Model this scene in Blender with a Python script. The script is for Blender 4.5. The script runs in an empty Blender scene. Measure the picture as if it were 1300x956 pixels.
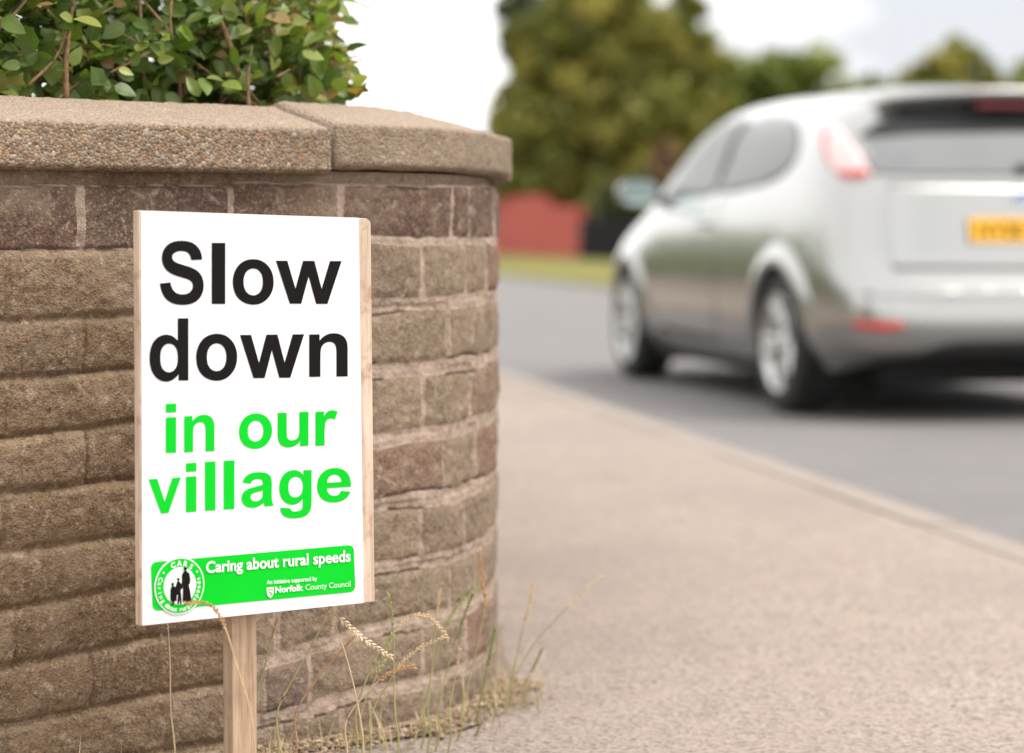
import bpy, bmesh, math, random
import numpy as np
from mathutils import Vector, Matrix
from mathutils.bvhtree import BVHTree
from mathutils.geometry import tessellate_polygon

random.seed(11); rng = np.random.default_rng(11)
SC = bpy.context.scene
COL = SC.collection
R = math.radians

# ------------------------------------------------------------------ camera
F = 3070.0                      # focal length in photograph pixels (85 mm on full frame)
HC = 0.724                      # eye height above the pavement
ROAD_Z = -0.10
PITCH = math.atan((433 - 292) / F)
cam_d = bpy.data.cameras.new('camera'); cam = bpy.data.objects.new('camera', cam_d); COL.objects.link(cam)
cam_d.sensor_width = 36; cam_d.sensor_fit = 'HORIZONTAL'; cam_d.lens = F / 1300 * 36
cam_d.shift_y = -(478 - 433) / 1300
cam_d.clip_start = 0.05; cam_d.clip_end = 3000
cam.location = (0, 0, HC); cam.rotation_euler = (math.pi / 2 - PITCH, 0, 0)
cam_d.dof.use_dof = True; cam_d.dof.focus_distance = 3.06; cam_d.dof.aperture_fstop = 2.9
SC.camera = cam
CP, SP = math.cos(PITCH), math.sin(PITCH)

def ray(x, y):
    a = (x - 650) / F; b = -(y - 433) / F
    return Vector((a, CP + b * SP, -SP + b * CP))
def U(x, y, Y):
    """world point seen at photo pixel (x, y) at forward distance Y"""
    d = ray(x, y)
    return Vector((0, 0, HC)) + d * (Y / d.y)
def pxx(p): return 650 + F * p[0] / p[1]

# ------------------------------------------------------------------ helpers
def tag(o, label=None, cat=None, group=None, kind=None):
    if label: o['label'] = label
    if cat: o['category'] = cat
    if group: o['group'] = group
    if kind: o['kind'] = kind
    return o
def empty(name, loc=(0, 0, 0), rz=0.0):
    o = bpy.data.objects.new(name, None); COL.objects.link(o)
    o.location = loc; o.rotation_euler = (0, 0, rz); o.empty_display_size = 0.1
    return o
def link(name, me, mats=None, parent=None, smooth=False):
    o = bpy.data.objects.new(name, me); COL.objects.link(o)
    if mats:
        for m in (mats if isinstance(mats, (list, tuple)) else [mats]): me.materials.append(m)
    if parent: o.parent = parent
    if smooth:
        me.polygons.foreach_set('use_smooth', [True] * len(me.polygons))
    return o
def mesh_from(verts, faces):
    me = bpy.data.meshes.new('mesh'); me.from_pydata([tuple(v) for v in verts], [], [tuple(f) for f in faces]); me.update()
    return me
def obj(name, verts, faces, mats=None, parent=None, smooth=False):
    return link(name, mesh_from(verts, faces), mats, parent, smooth)
def grid_mesh(P):
    """P: (n, m, 3) array -> quad mesh"""
    n, m = P.shape[:2]
    me = bpy.data.meshes.new('mesh')
    idx = np.arange(n * m).reshape(n, m)
    q = np.stack([idx[:-1, :-1], idx[1:, :-1], idx[1:, 1:], idx[:-1, 1:]], -1).reshape(-1, 4)
    me.vertices.add(n * m); me.vertices.foreach_set('co', P.reshape(-1).astype(np.float32))
    me.loops.add(len(q) * 4); me.loops.foreach_set('vertex_index', q.reshape(-1).astype(np.int32))
    me.polygons.add(len(q)); me.polygons.foreach_set('loop_start', np.arange(0, len(q) * 4, 4, dtype=np.int32))
    me.polygons.foreach_set('loop_total', np.full(len(q), 4, dtype=np.int32))
    me.update(calc_edges=True); me.validate()
    return me
class MB:
    def __init__(s): s.v = []; s.f = []; s.mi = []
    def add(s, verts, faces, mi=0):
        b = len(s.v); s.v += [tuple(v) for v in verts]
        for f in faces: s.f.append(tuple(i + b for i in f)); s.mi.append(mi)
    def box(s, c, sx, sy, sz, M=None, mi=0):
        vs = [Vector((c[0] + x * sx / 2, c[1] + y * sy / 2, c[2] + z * sz / 2)) for x in (-1, 1) for y in (-1, 1) for z in (-1, 1)]
        if M: vs = [M @ v for v in vs]
        s.add(vs, [(0, 1, 3, 2), (4, 6, 7, 5), (0, 4, 5, 1), (2, 3, 7, 6), (0, 2, 6, 4), (1, 5, 7, 3)], mi)
    def tube(s, pts, rad, n=6, mi=0):
        pts = [Vector(p) for p in pts]
        if not isinstance(rad, (list, tuple)): rad = [rad] * len(pts)
        vs = []; fs = []
        for i, p in enumerate(pts):
            t = (pts[min(i + 1, len(pts) - 1)] - pts[max(i - 1, 0)]).normalized()
            up = Vector((0, 0, 1)) if abs(t.z) < .9 else Vector((1, 0, 0))
            a = t.cross(up).normalized(); b = t.cross(a)
            for k in range(n):
                an = 2 * math.pi * k / n
                vs.append(p + (a * math.cos(an) + b * math.sin(an)) * rad[i])
        for i in range(len(pts) - 1):
            for k in range(n):
                fs.append((i * n + k, i * n + (k + 1) % n, (i + 1) * n + (k + 1) % n, (i + 1) * n + k))
        fs.append(tuple(range(n - 1, -1, -1))); fs.append(tuple((len(pts) - 1) * n + k for k in range(n)))
        s.add(vs, fs, mi)
    def build(s, name, mats, parent=None, smooth=False, bevel=0):
        me = mesh_from(s.v, s.f)
        me.polygons.foreach_set('material_index', s.mi)
        o = link(name, me, mats, parent, smooth)
        if bevel:
            md = o.modifiers.new('bevel', 'BEVEL'); md.width = bevel; md.segments = 2; md.limit_method = 'ANGLE'
        return o
def catmull(pts, n):
    P = np.array(pts, float); out = []
    Q = np.vstack([2 * P[0] - P[1], P, 2 * P[-1] - P[-2]])
    for i in range(1, len(Q) - 2):
        for k in range(n):
            t = k / n
            out.append(.5 * ((2 * Q[i]) + (-Q[i - 1] + Q[i + 1]) * t + (2 * Q[i - 1] - 5 * Q[i] + 4 * Q[i + 1] - Q[i + 2]) * t * t + (-Q[i - 1] + 3 * Q[i] - 3 * Q[i + 1] + Q[i + 2]) * t ** 3))
    out.append(Q[-2]); return np.array(out)
def vnoise(x, y, seed=0):
    g = np.random.default_rng(seed).random((256, 256))
    xi = np.floor(x).astype(int); yi = np.floor(y).astype(int); fx = x - xi; fy = y - yi
    fx = fx * fx * (3 - 2 * fx); fy = fy * fy * (3 - 2 * fy)
    a = g[xi % 256, yi % 256]; b = g[(xi + 1) % 256, yi % 256]; c = g[xi % 256, (yi + 1) % 256]; d = g[(xi + 1) % 256, (yi + 1) % 256]
    return (a * (1 - fx) + b * fx) * (1 - fy) + (c * (1 - fx) + d * fx) * fy - .5
def fbm(x, y, seed=0, oct=4, fall=.5):
    r = 0; a = 1
    for o in range(oct): r = r + a * vnoise(x * 2 ** o + 17.3 * o, y * 2 ** o + 9.1 * o, seed + o); a *= fall
    return r
def sstep(a, b, x):
    t = np.clip((x - a) / (b - a), 0, 1); return t * t * (3 - 2 * t)

# ------------------------------------------------------------------ materials
class NT:
    def __init__(s, name):
        s.m = bpy.data.materials.new(name); s.m.use_nodes = True; s.t = s.m.node_tree
        s.b = s.t.nodes['Principled BSDF']; s.out = s.t.nodes['Material Output']
    def n(s, typ, **kw):
        nd = s.t.nodes.new(typ)
        for k, v in kw.items():
            if k in nd.inputs: nd.inputs[k].default_value = v
            else: setattr(nd, k, v)
        return nd
    def l(s, a, b): s.t.links.new(a, b)
    def coord(s, which='Object'):
        return s.n('ShaderNodeTexCoord').outputs[which]
    def noise(s, scale, detail=4, rough=.55, vec=None, dist=0):
        nd = s.n('ShaderNodeTexNoise'); nd.inputs['Scale'].default_value = scale; nd.inputs['Detail'].default_value = detail
        nd.inputs['Roughness'].default_value = rough; nd.inputs['Distortion'].default_value = dist
        s.l(vec if vec is not None else s.coord(), nd.inputs['Vector']); return nd.outputs['Fac']
    def vor(s, scale, out='Color', vec=None, feature='F1'):
        nd = s.n('ShaderNodeTexVoronoi'); nd.feature = feature; nd.inputs['Scale'].default_value = scale
        s.l(vec if vec is not None else s.coord(), nd.inputs['Vector']); return nd.outputs[out]
    def ramp(s, fac, stops, interp='LINEAR'):
        nd = s.n('ShaderNodeValToRGB'); cr = nd.color_ramp; cr.interpolation = interp
        while len(cr.elements) < len(stops): cr.elements.new(.5)
        for e, (p, c) in zip(cr.elements, stops):
            e.position = p; e.color = (*c, 1) if not isinstance(c, (int, float)) else (c, c, c, 1)
        s.l(fac, nd.inputs['Fac']); return nd.outputs['Color']
    def mix(s, fac, a, b, blend='MIX'):
        nd = s.n('ShaderNodeMix', data_type='RGBA', blend_type=blend)
        for v, i in ((fac, 0), (a, 6), (b, 7)):
            if isinstance(v, (int, float)): nd.inputs[i].default_value = v if i == 0 else (v, v, v, 1)
            elif isinstance(v, tuple): nd.inputs[i].default_value = (*v, 1)
            else: s.l(v, nd.inputs[i])
        return nd.outputs[2]
    def math(s, op, a, b=None, c=None):
        nd = s.n('ShaderNodeMath', operation=op)
        for v, i in ((a, 0), (b, 1), (c, 2)):
            if v is None: continue
            if isinstance(v, (int, float)): nd.inputs[i].default_value = v
            else: s.l(v, nd.inputs[i])
        return nd.outputs[0]
    def attr(s, name, ch=None):
        nd = s.n('ShaderNodeAttribute', attribute_name=name)
        if ch is None: return nd.outputs['Color']
        sp = s.n('ShaderNodeSeparateColor'); s.l(nd.outputs['Color'], sp.inputs[0]); return sp.outputs[ch]
    def color(s, v):
        if isinstance(v, tuple): s.b.inputs['Base Color'].default_value = (*v, 1)
        else: s.l(v, s.b.inputs['Base Color'])
    def set(s, **kw):
        for k, v in kw.items():
            k = k.replace('_', ' ')
            if isinstance(v, (int, float)): s.b.inputs[k].default_value = v
            else: s.l(v, s.b.inputs[k])
    def bump(s, h, strength=.5, dist=.002, normal=None):
        nd = s.n('ShaderNodeBump'); nd.inputs['Strength'].default_value = strength; nd.inputs['Distance'].default_value = dist
        s.l(h, nd.inputs['Height'])
        if normal is not None: s.l(normal, nd.inputs['Normal'])
        s.l(nd.outputs[0], s.b.inputs['Normal']); return nd.outputs[0]
def plain(name, col, rough=.5, metal=0, var=.12, scale=30, **kw):
    t = NT(name); f = t.noise(scale)
    t.color(t.ramp(f, [(.3, tuple(c * (1 - var) for c in col)), (.7, tuple(min(1, c * (1 + var)) for c in col))]))
    t.set(Roughness=rough, Metallic=metal, **kw); return t.m
def add_attr(me, name, arr):
    a = me.color_attributes.new(name, 'FLOAT_COLOR', 'POINT')
    A = np.ones((len(me.vertices), 4), np.float32); A[:, :arr.shape[1]] = arr
    a.data.foreach_set('color', A.reshape(-1))

# ------------------------------------------------------------------ world and sun (bright overcast)
SUN_EL, SUN_ROT = R(58), R(100)   # sun behind the camera to the right, veiled by cloud
w = bpy.data.worlds.new('World'); SC.world = w; w.use_nodes = True
nt = w.node_tree; bg = nt.nodes['Background']
sky = nt.nodes.new('ShaderNodeTexSky'); sky.sky_type = 'NISHITA'; sky.sun_disc = False
sky.sun_elevation = SUN_EL; sky.sun_rotation = SUN_ROT; sky.air_density = 1.0; sky.dust_density = 3.0
tc = nt.nodes.new('ShaderNodeTexCoord'); mp = nt.nodes.new('ShaderNodeMapping'); mp.inputs['Scale'].default_value = (1, 1, 2.6)
nt.links.new(tc.outputs['Generated'], mp.inputs['Vector'])
nz = nt.nodes.new('ShaderNodeTexNoise'); nz.inputs['Scale'].default_value = 4.2; nz.inputs['Detail'].default_value = 5
nt.links.new(mp.outputs[0], nz.inputs['Vector'])
cr = nt.nodes.new('ShaderNodeValToRGB'); cr.color_ramp.elements[0].position = .22; cr.color_ramp.elements[0].color = (4.3, 4.4, 4.65, 1)
cr.color_ramp.elements[1].position = .46; cr.color_ramp.elements[1].color = (10.5, 10.4, 10.2, 1)
sx = nt.nodes.new('ShaderNodeSeparateXYZ'); nt.links.new(tc.outputs['Generated'], sx.inputs[0])
ma = nt.nodes.new('ShaderNodeMath'); ma.operation = 'MULTIPLY_ADD'; ma.inputs[1].default_value = -1.5   # cloud thickens towards the right
m0 = nt.nodes.new('ShaderNodeMath'); m0.operation = 'MAXIMUM'; m0.inputs[1].default_value = 0; nt.links.new(sx.outputs[1], m0.inputs[0])
m1 = nt.nodes.new('ShaderNodeMath'); m1.operation = 'MULTIPLY'; nt.links.new(sx.outputs[0], m1.inputs[0]); nt.links.new(m0.outputs[0], m1.inputs[1]); nt.links.new(m1.outputs[0], ma.inputs[0]); nt.links.new(nz.outputs['Fac'], ma.inputs[2]); nt.links.new(ma.outputs[0], cr.inputs['Fac'])
mx = nt.nodes.new('ShaderNodeMix'); mx.data_type = 'RGBA'; mx.inputs[0].default_value = .95
nt.links.new(sky.outputs[0], mx.inputs[6]); nt.links.new(cr.outputs[0], mx.inputs[7]); nt.links.new(mx.outputs[2], bg.inputs['Color'])
bg.inputs['Strength'].default_value = 0.1
sd = bpy.data.lights.new('sun', 'SUN'); sd.energy = 1.5; sd.angle = R(26); sd.color = (1, .95, .87)
so = bpy.data.objects.new('sun', sd); COL.objects.link(so)
dirv = Vector((math.sin(SUN_ROT) * math.cos(SUN_EL), math.cos(SUN_ROT) * math.cos(SUN_EL), math.sin(SUN_EL)))
so.rotation_euler = (-dirv).to_track_quat('-Z', 'Y').to_euler()
so.location = dirv * 50
SC.view_settings.view_transform = 'Standard'; SC.view_settings.look = 'None'; SC.view_settings.gamma = 1
SC.view_settings.exposure = 0.99
# ------------------------------------------------------------------ ground, road, pavement
def kerb_x(Y): return 1.18 - .178 * (Y - 5.58)
ROAD_W = 5.45
t = NT('road_asphalt')
v = t.noise(420, 2); big = t.noise(1.3, 4); wear = t.noise(14, 4)
c = t.ramp(v, [(.3, (0.1200, 0.1104, 0.1096)), (.55, (0.1880, 0.1760, 0.1744)), (.75, (0.2720, 0.2560, 0.2520))])
c = t.mix(t.ramp(big, [(.35, 0.0), (.7, .45)]), c, (0.2280, 0.2096, 0.2064)); c = t.mix(t.ramp(wear, [(.45, 0.), (.75, .3)]), c, (0.1160, 0.1080, 0.1056))
t.color(c); t.set(Roughness=.88); t.bump(v, .6, .004); M_ROAD = t.m
t = NT('pavement_tarmac')
ve = t.vor(150); cell = t.n('ShaderNodeSeparateColor'); t.l(ve, cell.inputs[0])
c = t.ramp(cell.outputs[0], [(0, (0.1245, 0.0954, 0.0789)), (.2, (0.2324, 0.1826, 0.1511)), (.5, (0.3154, 0.2590, 0.2208)), (.8, (0.3569, 0.2863, 0.2407)), (1, (0.4067, 0.3486, 0.3071))])
big = t.noise(1.7, 5, .6); mid = t.noise(9, 4, .6)
c = t.mix(t.ramp(big, [(.35, 0.), (.7, .5)]), c, (0.2739, 0.2158, 0.1867)); c = t.mix(t.ramp(mid, [(.5, 0.), (.72, .4)]), c, (0.3901, 0.2905, 0.2407))
spot = t.noise(22, 2, .5); c = t.mix(t.ramp(spot, [(.73, 0.), (.78, .55)]), c, (0.1328, 0.1079, 0.0913)); pat = t.noise(.9, 4, .6, dist=.4); c = t.mix(t.ramp(pat, [(.47, 0.), (.6, .3)]), c, (0.1992, 0.1618, 0.1428))
t.color(c); t.set(Roughness=.93); t.bump(t.vor(150, 'Distance'), .4, .004); M_PAVE = t.m
t = NT('kerb_concrete'); v = t.noise(160, 3); g = t.noise(5, 4)
t.color(t.mix(t.ramp(g, [(.4, 0.), (.7, .5)]), t.ramp(v, [(.3, (0.2480, 0.2080, 0.1800)), (.7, (0.3360, 0.2840, 0.2480))]), (0.2240, 0.1880, 0.1600))); t.set(Roughness=.9); t.bump(v, .4, .003); M_KERB = t.m
t = NT('verge_grass'); v = t.noise(35, 5, .7); g = t.noise(.8, 4)
c = t.ramp(v, [(.3, (.10, .105, .018)), (.5, (.20, .19, .035)), (.7, (.33, .28, .07))]); c = t.mix(t.ramp(g, [(.35, 0.), (.65, .6)]), c, (.24, .22, .06))
t.color(c); t.set(Roughness=.95); t.bump(v, 1, .03); M_VERGE = t.m
t = NT('bare_earth'); v = t.noise(90, 5, .7); s_ = t.vor(70)
c = t.ramp(v, [(.3, (.18, .13, .095)), (.55, (.31, .235, .18)), (.75, (.43, .34, .27))]); t.color(c); t.set(Roughness=.97); t.bump(v, .9, .01); M_EARTH = t.m

S_ = 700
tag(obj('ground', [(-S_, -60, -.16), (S_, -60, -.16), (S_, S_, -.16), (-S_, S_, -.16)], [(0, 1, 2, 3)], M_VERGE), kind='structure')
Ys = np.concatenate([np.arange(-6, 16, .5), np.arange(16, 121, 2)])
def strip(name, xl, xr, z, mat, Ys=Ys, n=2):
    P = np.array([[(xl(Y) + (xr(Y) - xl(Y)) * k / (n - 1), Y, z(Y, k / (n - 1)) if callable(z) else z) for k in range(n)] for Y in Ys])
    me = grid_mesh(P[:, ::-1]); return tag(link(name, me, mat, smooth=True), kind='structure')
strip('road', kerb_x, lambda Y: kerb_x(Y) + ROAD_W, ROAD_Z, M_ROAD)
# pavement slab with its own kerb course (low step down to the road)
PAVE_L = -9.0
strip('pavement', lambda Y: PAVE_L + min(0, kerb_x(Y)), lambda Y: kerb_x(Y) - .125, 0.0, M_PAVE, Ys=Ys, n=6)
mb = MB(); Yk = -6.0
while Yk < 70:
    L_ = .915
    p0 = Vector((kerb_x(Yk + .003), Yk + .003, 0)); p1 = Vector((kerb_x(Yk + L_ - .003), Yk + L_ - .003, 0)); w_ = Vector((-.122, 0, 0))
    zt = .003 + random.uniform(-.001, .002)
    prof = [(1.0, zt - .012), (.88, zt), (0., zt)]
    ring0 = [p0 + Vector((0, 0, -.15))] + [p0 + w_ * (1 - a) + Vector((0, 0, z)) for a, z in prof] + [p0 + w_ + Vector((0, 0, -.15))]
    ring1 = [p1 + Vector((0, 0, -.15))] + [p1 + w_ * (1 - a) + Vector((0, 0, z)) for a, z in prof] + [p1 + w_ + Vector((0, 0, -.15))]
    mb.add(ring0 + ring1, [(i, (i + 1) % 5, 5 + (i + 1) % 5, 5 + i) for i in range(5)] + [(4, 3, 2, 1, 0), (5, 6, 7, 8, 9)]); Yk += L_
tag(mb.build('kerb', M_KERB), kind='structure')
vx = lambda Y: kerb_x(Y) + ROAD_W
strip('grass_verge', lambda Y: vx(Y) - .05, lambda Y: vx(Y) + 26, lambda Y, k: -.07 + .26 * min(1, k * 13) + (.03 * math.sin(Y * 1.3 + k * 40) if k else 0), M_VERGE, n=40)

# ------------------------------------------------------------------ brick wall
PLAN = [(-2.3, 1.98), (-1.3, 2.62), (-.65, 3.07), (-.509, 3.19), (-.376, 3.295), (-.2, 3.43), (-.105, 3.555), (-.056, 3.69), (-.033, 3.83), (-.027, 3.96), (-.036, 4.2), (-.1, 4.7), (-.26, 5.6), (-.62, 7.6)]
PATH = catmull(PLAN, 40)
SEG = np.hypot(*np.diff(PATH, axis=0).T); ARC = np.concatenate([[0], np.cumsum(SEG)])
# offset so that arc length 0 is at photo x = 0
u0 = np.interp(0.0, 650 + F * PATH[:400, 0] / PATH[:400, 1], ARC[:400]); ARC = ARC - u0
def path(u):
    x = np.interp(u, ARC, PATH[:, 0]); y = np.interp(u, ARC, PATH[:, 1]); return x, y
def path_n(u):
    x0, y0 = path(u - .012); x1, y1 = path(u + .012); tx, ty = x1 - x0, y1 - y0; l = np.hypot(tx, ty)
    return ty / l, -tx / l          # outward (towards camera / street)
fmax = int(np.argmax(650 + F * PATH[:, 0] / PATH[:, 1]))
PXS = 650 + F * PATH[:fmax, 0] / PATH[:fmax, 1]
def u_of(px): return float(np.interp(px, PXS, ARC[:fmax]))
def z_at(px, y):
    X, Y = path(u_of(px)); return U(px, y, float(Y)).z
U_END = float(ARC[-1]); U_BEG = float(ARC[0]); UB = u_of(300)
Lz = np.array([[z_at(0, y) for y in (216, 236, 320, 409, 482, 557, 623, 700, 777, 848, 922, 995)], [z_at(160, y) for y in (217, 236, 317, 400, 470, 537, 610, 681, 745, 817, 890, 962)]])
Rz = np.array([[z_at(470, y) for y in (220, 234, 302, 387, 472, 560, 642, 724, 800, 878, 955)], [z_at(620, y) for y in (228, 236, 303, 377, 455, 530, 611, 683, 752, 828, 900)]])
Rz0 = Rz[0] - np.array([0, 0, .004, .008, .012, .016, .02, .024, .028, .02, .01])
def lines_left(u):
    a, b = u_of(0), u_of(160); tt = np.clip((u - a) / (b - a), -.2, 1.3); z = Lz[0][None] + (Lz[1] - Lz[0])[None] * tt[:, None]
    return z
def lines_right(u):
    a, b, c_ = u_of(318), u_of(470), u_of(620); k1 = np.clip((u - a) / (b - a), 0, 1)[:, None]; k2 = np.clip((u - b) / (c_ - b), 0, 1)[:, None]
    return (Rz0[None] * (1 - k1) + Rz[0][None] * k1) * (1 - k2) + Rz[1][None] * k2
# head joints per course
rr = random.Random(5)
HEADL = []
for r in range(12):
    if r == 0: HEADL.append([]); continue
    if r == 1: js = [u_of(103), u_of(294)]; 
    else: js = [u_of(105 if r % 2 else 8) + (rr.uniform(-.01, .01) if r > 4 else 0), u_of(105 if r % 2 else 8) + .235]
    while js[0] > -1.8: js.insert(0, js[0] - .232 + rr.uniform(-.008, .008))
    HEADL.append(js)
RPX = {1: [294, 435, 576, 598], 2: [330, 400, 537, 593, 617], 3: [360, 440, 570, 622], 4: [330, 400, 538, 596], 5: [355, 430, 563, 604], 6: [330, 395, 534, 590, 618], 7: [350, 425, 573, 606], 8: [330, 392, 536, 590, 616], 9: [352, 432, 560, 602]}
HEADR = []
for r in range(11):
    js = [u_of(p) for p in RPX.get(r, [330, 400, 540, 596])]; j = max(js[-1], u_of(618))
    while j < U_END: j += (.112 if r % 2 else .118) + rr.uniform(-.01, .01); js.append(j)
    HEADR.append(js)
Z0, Z1 = -.05, float(z_at(300, 219)) + .004
us = np.concatenate([np.arange(U_BEG, -.1, .03), np.arange(-.1, u_of(628) + .34, .0021), np.arange(u_of(628) + .36, U_END, .03)])
zs = np.concatenate([np.arange(Z0, .0, .01), np.arange(.0, Z1, .0021), [Z1]])
UU, ZZ = np.meshgrid(us, zs, indexing='ij')
wob = fbm(UU * 38, ZZ * 38, 3) * .006 + fbm(UU * 9, ZZ * 9, 8, 3) * .008
wobu = fbm(UU * 40, ZZ * 40, 23) * .006
left = UU < UB + 0 * ZZ
def bricks(lines, heads, hb, hh):
    row = np.zeros(UU.shape, int); top = np.full(UU.shape, 9.); bot = np.full(UU.shape, -9.)
    Zw = ZZ + wob * (.35 if hb < .003 else .42)
    for k in range(lines.shape[1]):
        lk = lines[:, k][:, None] + 0 * ZZ
        below = Zw < lk; row = np.where(below, k, row); top = np.where(below, lk, top)
    for k in range(lines.shape[1] - 1, -1, -1):
        lk = lines[:, k][:, None] + 0 * ZZ
        bot = np.where(row == k - 1, lk, bot)
    hgt = np.clip(top - bot, .02, .2); vt = (Zw - bot) / hgt
    dz = np.minimum(top - Zw, Zw - bot)
    du = np.full(UU.shape, 9.); bid = row * 31.7
    Uw = UU + wobu * (.4 if hh < .003 else .5)
    for r in range(len(heads)):
        m = row == r
        for j in heads[r]:
            du = np.where(m, np.minimum(du, np.abs(Uw - j)), du); bid = np.where(m & (Uw > j), bid + 7.13, bid)
    return row, vt, dz, du, np.abs(np.sin(bid * 12.9898) * 43758.5453) % 1
rowL, vL, dzL, duL, idL = bricks(lines_left(us), HEADL, .0015, .0015)
rowR, vR, dzR, duR, idR = bricks(lines_right(us), HEADR, .0075, .004)
# left: worn bricks, tight raked joints, rounded arrises
eL = np.minimum(sstep(.0003, .009, dzL), np.maximum(sstep(.0005, .006, duL), np.where(rowL == 1, 0, .45)))
pil = 1 - np.abs(2 * np.clip(vL - .08, 0, 1) - 1) ** 2.4
shapeL = -.0065 * (1 - eL) + .0052 * pil + (idL - .5) * .005
# top course: flat faced engineering brick, mortar heads
flatL = -.004 * (1 - sstep(.001, .006, dzL)) - .002 * (1 - sstep(.003, .006, duL)) + (idL - .5) * .003
shapeL = np.where(rowL <= 1, flatL, shapeL)
hb = .0108 + .004 * fbm(UU * 12, ZZ * 30, 51, 3); hh = .0056 + .003 * fbm(UU * 30, ZZ * 14, 52, 3)
top1 = rowR == 1
hb = np.where(top1, .003, hb)
eR = np.minimum(sstep(hb - .002, hb + .002, dzR), sstep(hh - .0015, hh + .0015, duR))
shapeR = -.0015 * (1 - eR) + .0022 * sstep(hb, hb + .012, dzR) * sstep(hh, hh + .01, duR) + (idR - .5) * .005
crack = (np.abs(dzR - hb - .001) < .0016) & (fbm(UU * 14, ZZ * 14, 77, 3) > .12)
shapeR = shapeR - .006 * crack
mort = np.where(left, np.where(rowL <= 1, 1 - np.minimum(np.where(rowL == 1, sstep(.001, .002, dzL), 1), sstep(.0045, .0062, duL + wobu * .3)), .3 * (1 - eL)), 1 - eR)
band = np.where(left, rowL, rowR) == 0
mort = np.where(band, .42, mort)  # less mortar colour in this bed, painting the coping's shadow into it
d = np.where(left, shapeL, shapeR)
d = np.where(band, -.013 + .003 * fbm(UU * 20, ZZ * 20, 90, 3), d)
d = d + .0034 * fbm(UU * 55, ZZ * 55, 31, 4, .6) + .0028 * fbm(UU * 13, ZZ * 13, 37, 3) + np.where(mort > .5, .0012 * fbm(UU * 70, ZZ * 70, 41, 3), 0)
X, Y = path(UU); NX, NY = path_n(UU)
P = np.stack([X + NX * d, Y + NY * d, ZZ], -1)
wall = empty('brick_wall', (float(path(0.)[0]), float(path(0.)[1]), 0))
tag(wall, 'low curved brown brick garden wall with a pebbly concrete coping, standing behind the village sign', 'wall')
WOFF = Vector(wall.location)
me = grid_mesh(P[:, ::-1] - np.array(WOFF))
tone = np.where(left, idL, idR); purple = (np.where(left, rowL, rowR) == 1).astype(float)
A = np.stack([mort, tone, purple], -1)[:, ::-1].reshape(-1, 3); add_attr(me, 'brick', A)
side = left.astype(float); add_attr(me, 'side', np.stack([side, side, side], -1)[:, ::-1].reshape(-1, 3))
t = NT('weathered_brick')
mo, to, pu = t.attr('brick', 0), t.attr('brick', 1), t.attr('brick', 2); sd_ = t.attr('side', 0)
fine = t.noise(420, 3, .6); med = t.noise(70, 5, .65); gr = t.vor(330); gsep = t.n('ShaderNodeSeparateColor'); t.l(gr, gsep.inputs[0])
cl = t.ramp(to, [(0, (0.1600, 0.1040, 0.0608)), (.4, (0.2160, 0.1456, 0.0896)), (.75, (0.1880, 0.1328, 0.0896)), (1, (0.2480, 0.1664, 0.1024))])
cr_ = t.ramp(to, [(0, (0.2200, 0.1664, 0.1168)), (.35, (0.2640, 0.2016, 0.1440)), (.6, (0.2000, 0.1504, 0.1104)), (.82, (0.2320, 0.1696, 0.1248)), (.92, (0.2160, 0.1200, 0.0896)), (1, (0.1520, 0.1104, 0.1040))])
c = t.mix(sd_, cr_, cl)
cp = t.ramp(to, [(0, (0.1000, 0.0592, 0.0480)), (.5, (0.1200, 0.0720, 0.0560)), (1, (0.0880, 0.0576, 0.0504))]); c = t.mix(pu, c, cp)
c = t.mix(t.ramp(med, [(.4, 0.), (.68, .6)]), c, t.mix(.5, c, (0.0800, 0.0560, 0.0360)))
c = t.mix(t.ramp(gsep.outputs[0], [(.0, .0), (.6, .06), (.85, .35), (1, .6)]), c, t.ramp(gsep.outputs[1], [(0, (0.3200, 0.2320, 0.1520)), (.3, (0.0320, 0.0224, 0.0160)), (.55, (0.0280, 0.0200, 0.0144)), (.75, (0.3360, 0.1600, 0.0640)), (1, (0.4000, 0.3280, 0.2480))]))
gn = t.noise(190, 4, .7); c = t.mix(t.ramp(gn, [(.3, .75), (.46, 0.)]), c, (0.0480, 0.0304, 0.0176)); c = t.mix(t.ramp(gn, [(.56, 0.), (.74, .7)]), c, (0.3040, 0.2280, 0.1600))
lich = t.noise(48, 5, .75, dist=.5); c = t.mix(t.ramp(lich, [(.55, 0.), (.68, .7)]), c, (0.4000, 0.3200, 0.2480))
big = t.noise(11, 4, .6); c = t.mix(t.ramp(big, [(.45, 0.), (.7, .45)]), c, (0.3280, 0.2440, 0.1720))
dk = t.noise(26, 5, .7, dist=.4); c = t.mix(t.ramp(dk, [(.58, 0.), (.74, .55)]), c, (0.0600, 0.0480, 0.0336))
mc = t.ramp(t.noise(60, 5, .7), [(.3, (0.2240, 0.1640, 0.1240)), (.55, (0.3840, 0.2920, 0.2320)), (.75, (0.4800, 0.3840, 0.3120))])
mfac = t.ramp(t.math('ADD', mo, t.math('MULTIPLY', t.math('SUBTRACT', fine, .5), .35)), [(.4, 0.), (.62, .93)])
c = t.mix(mfac, c, mc)
t.color(c); t.set(Roughness=.93); t.b.inputs['Specular IOR Level'].default_value = .25
h = t.math('ADD', t.math('MULTIPLY', fine, .5), t.math('MULTIPLY', t.vor(300, 'Distance'), .7)); t.bump(h, .75, .0026)
M_BRICK = t.m
link('brickwork', me, M_BRICK, wall, smooth=True)
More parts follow.
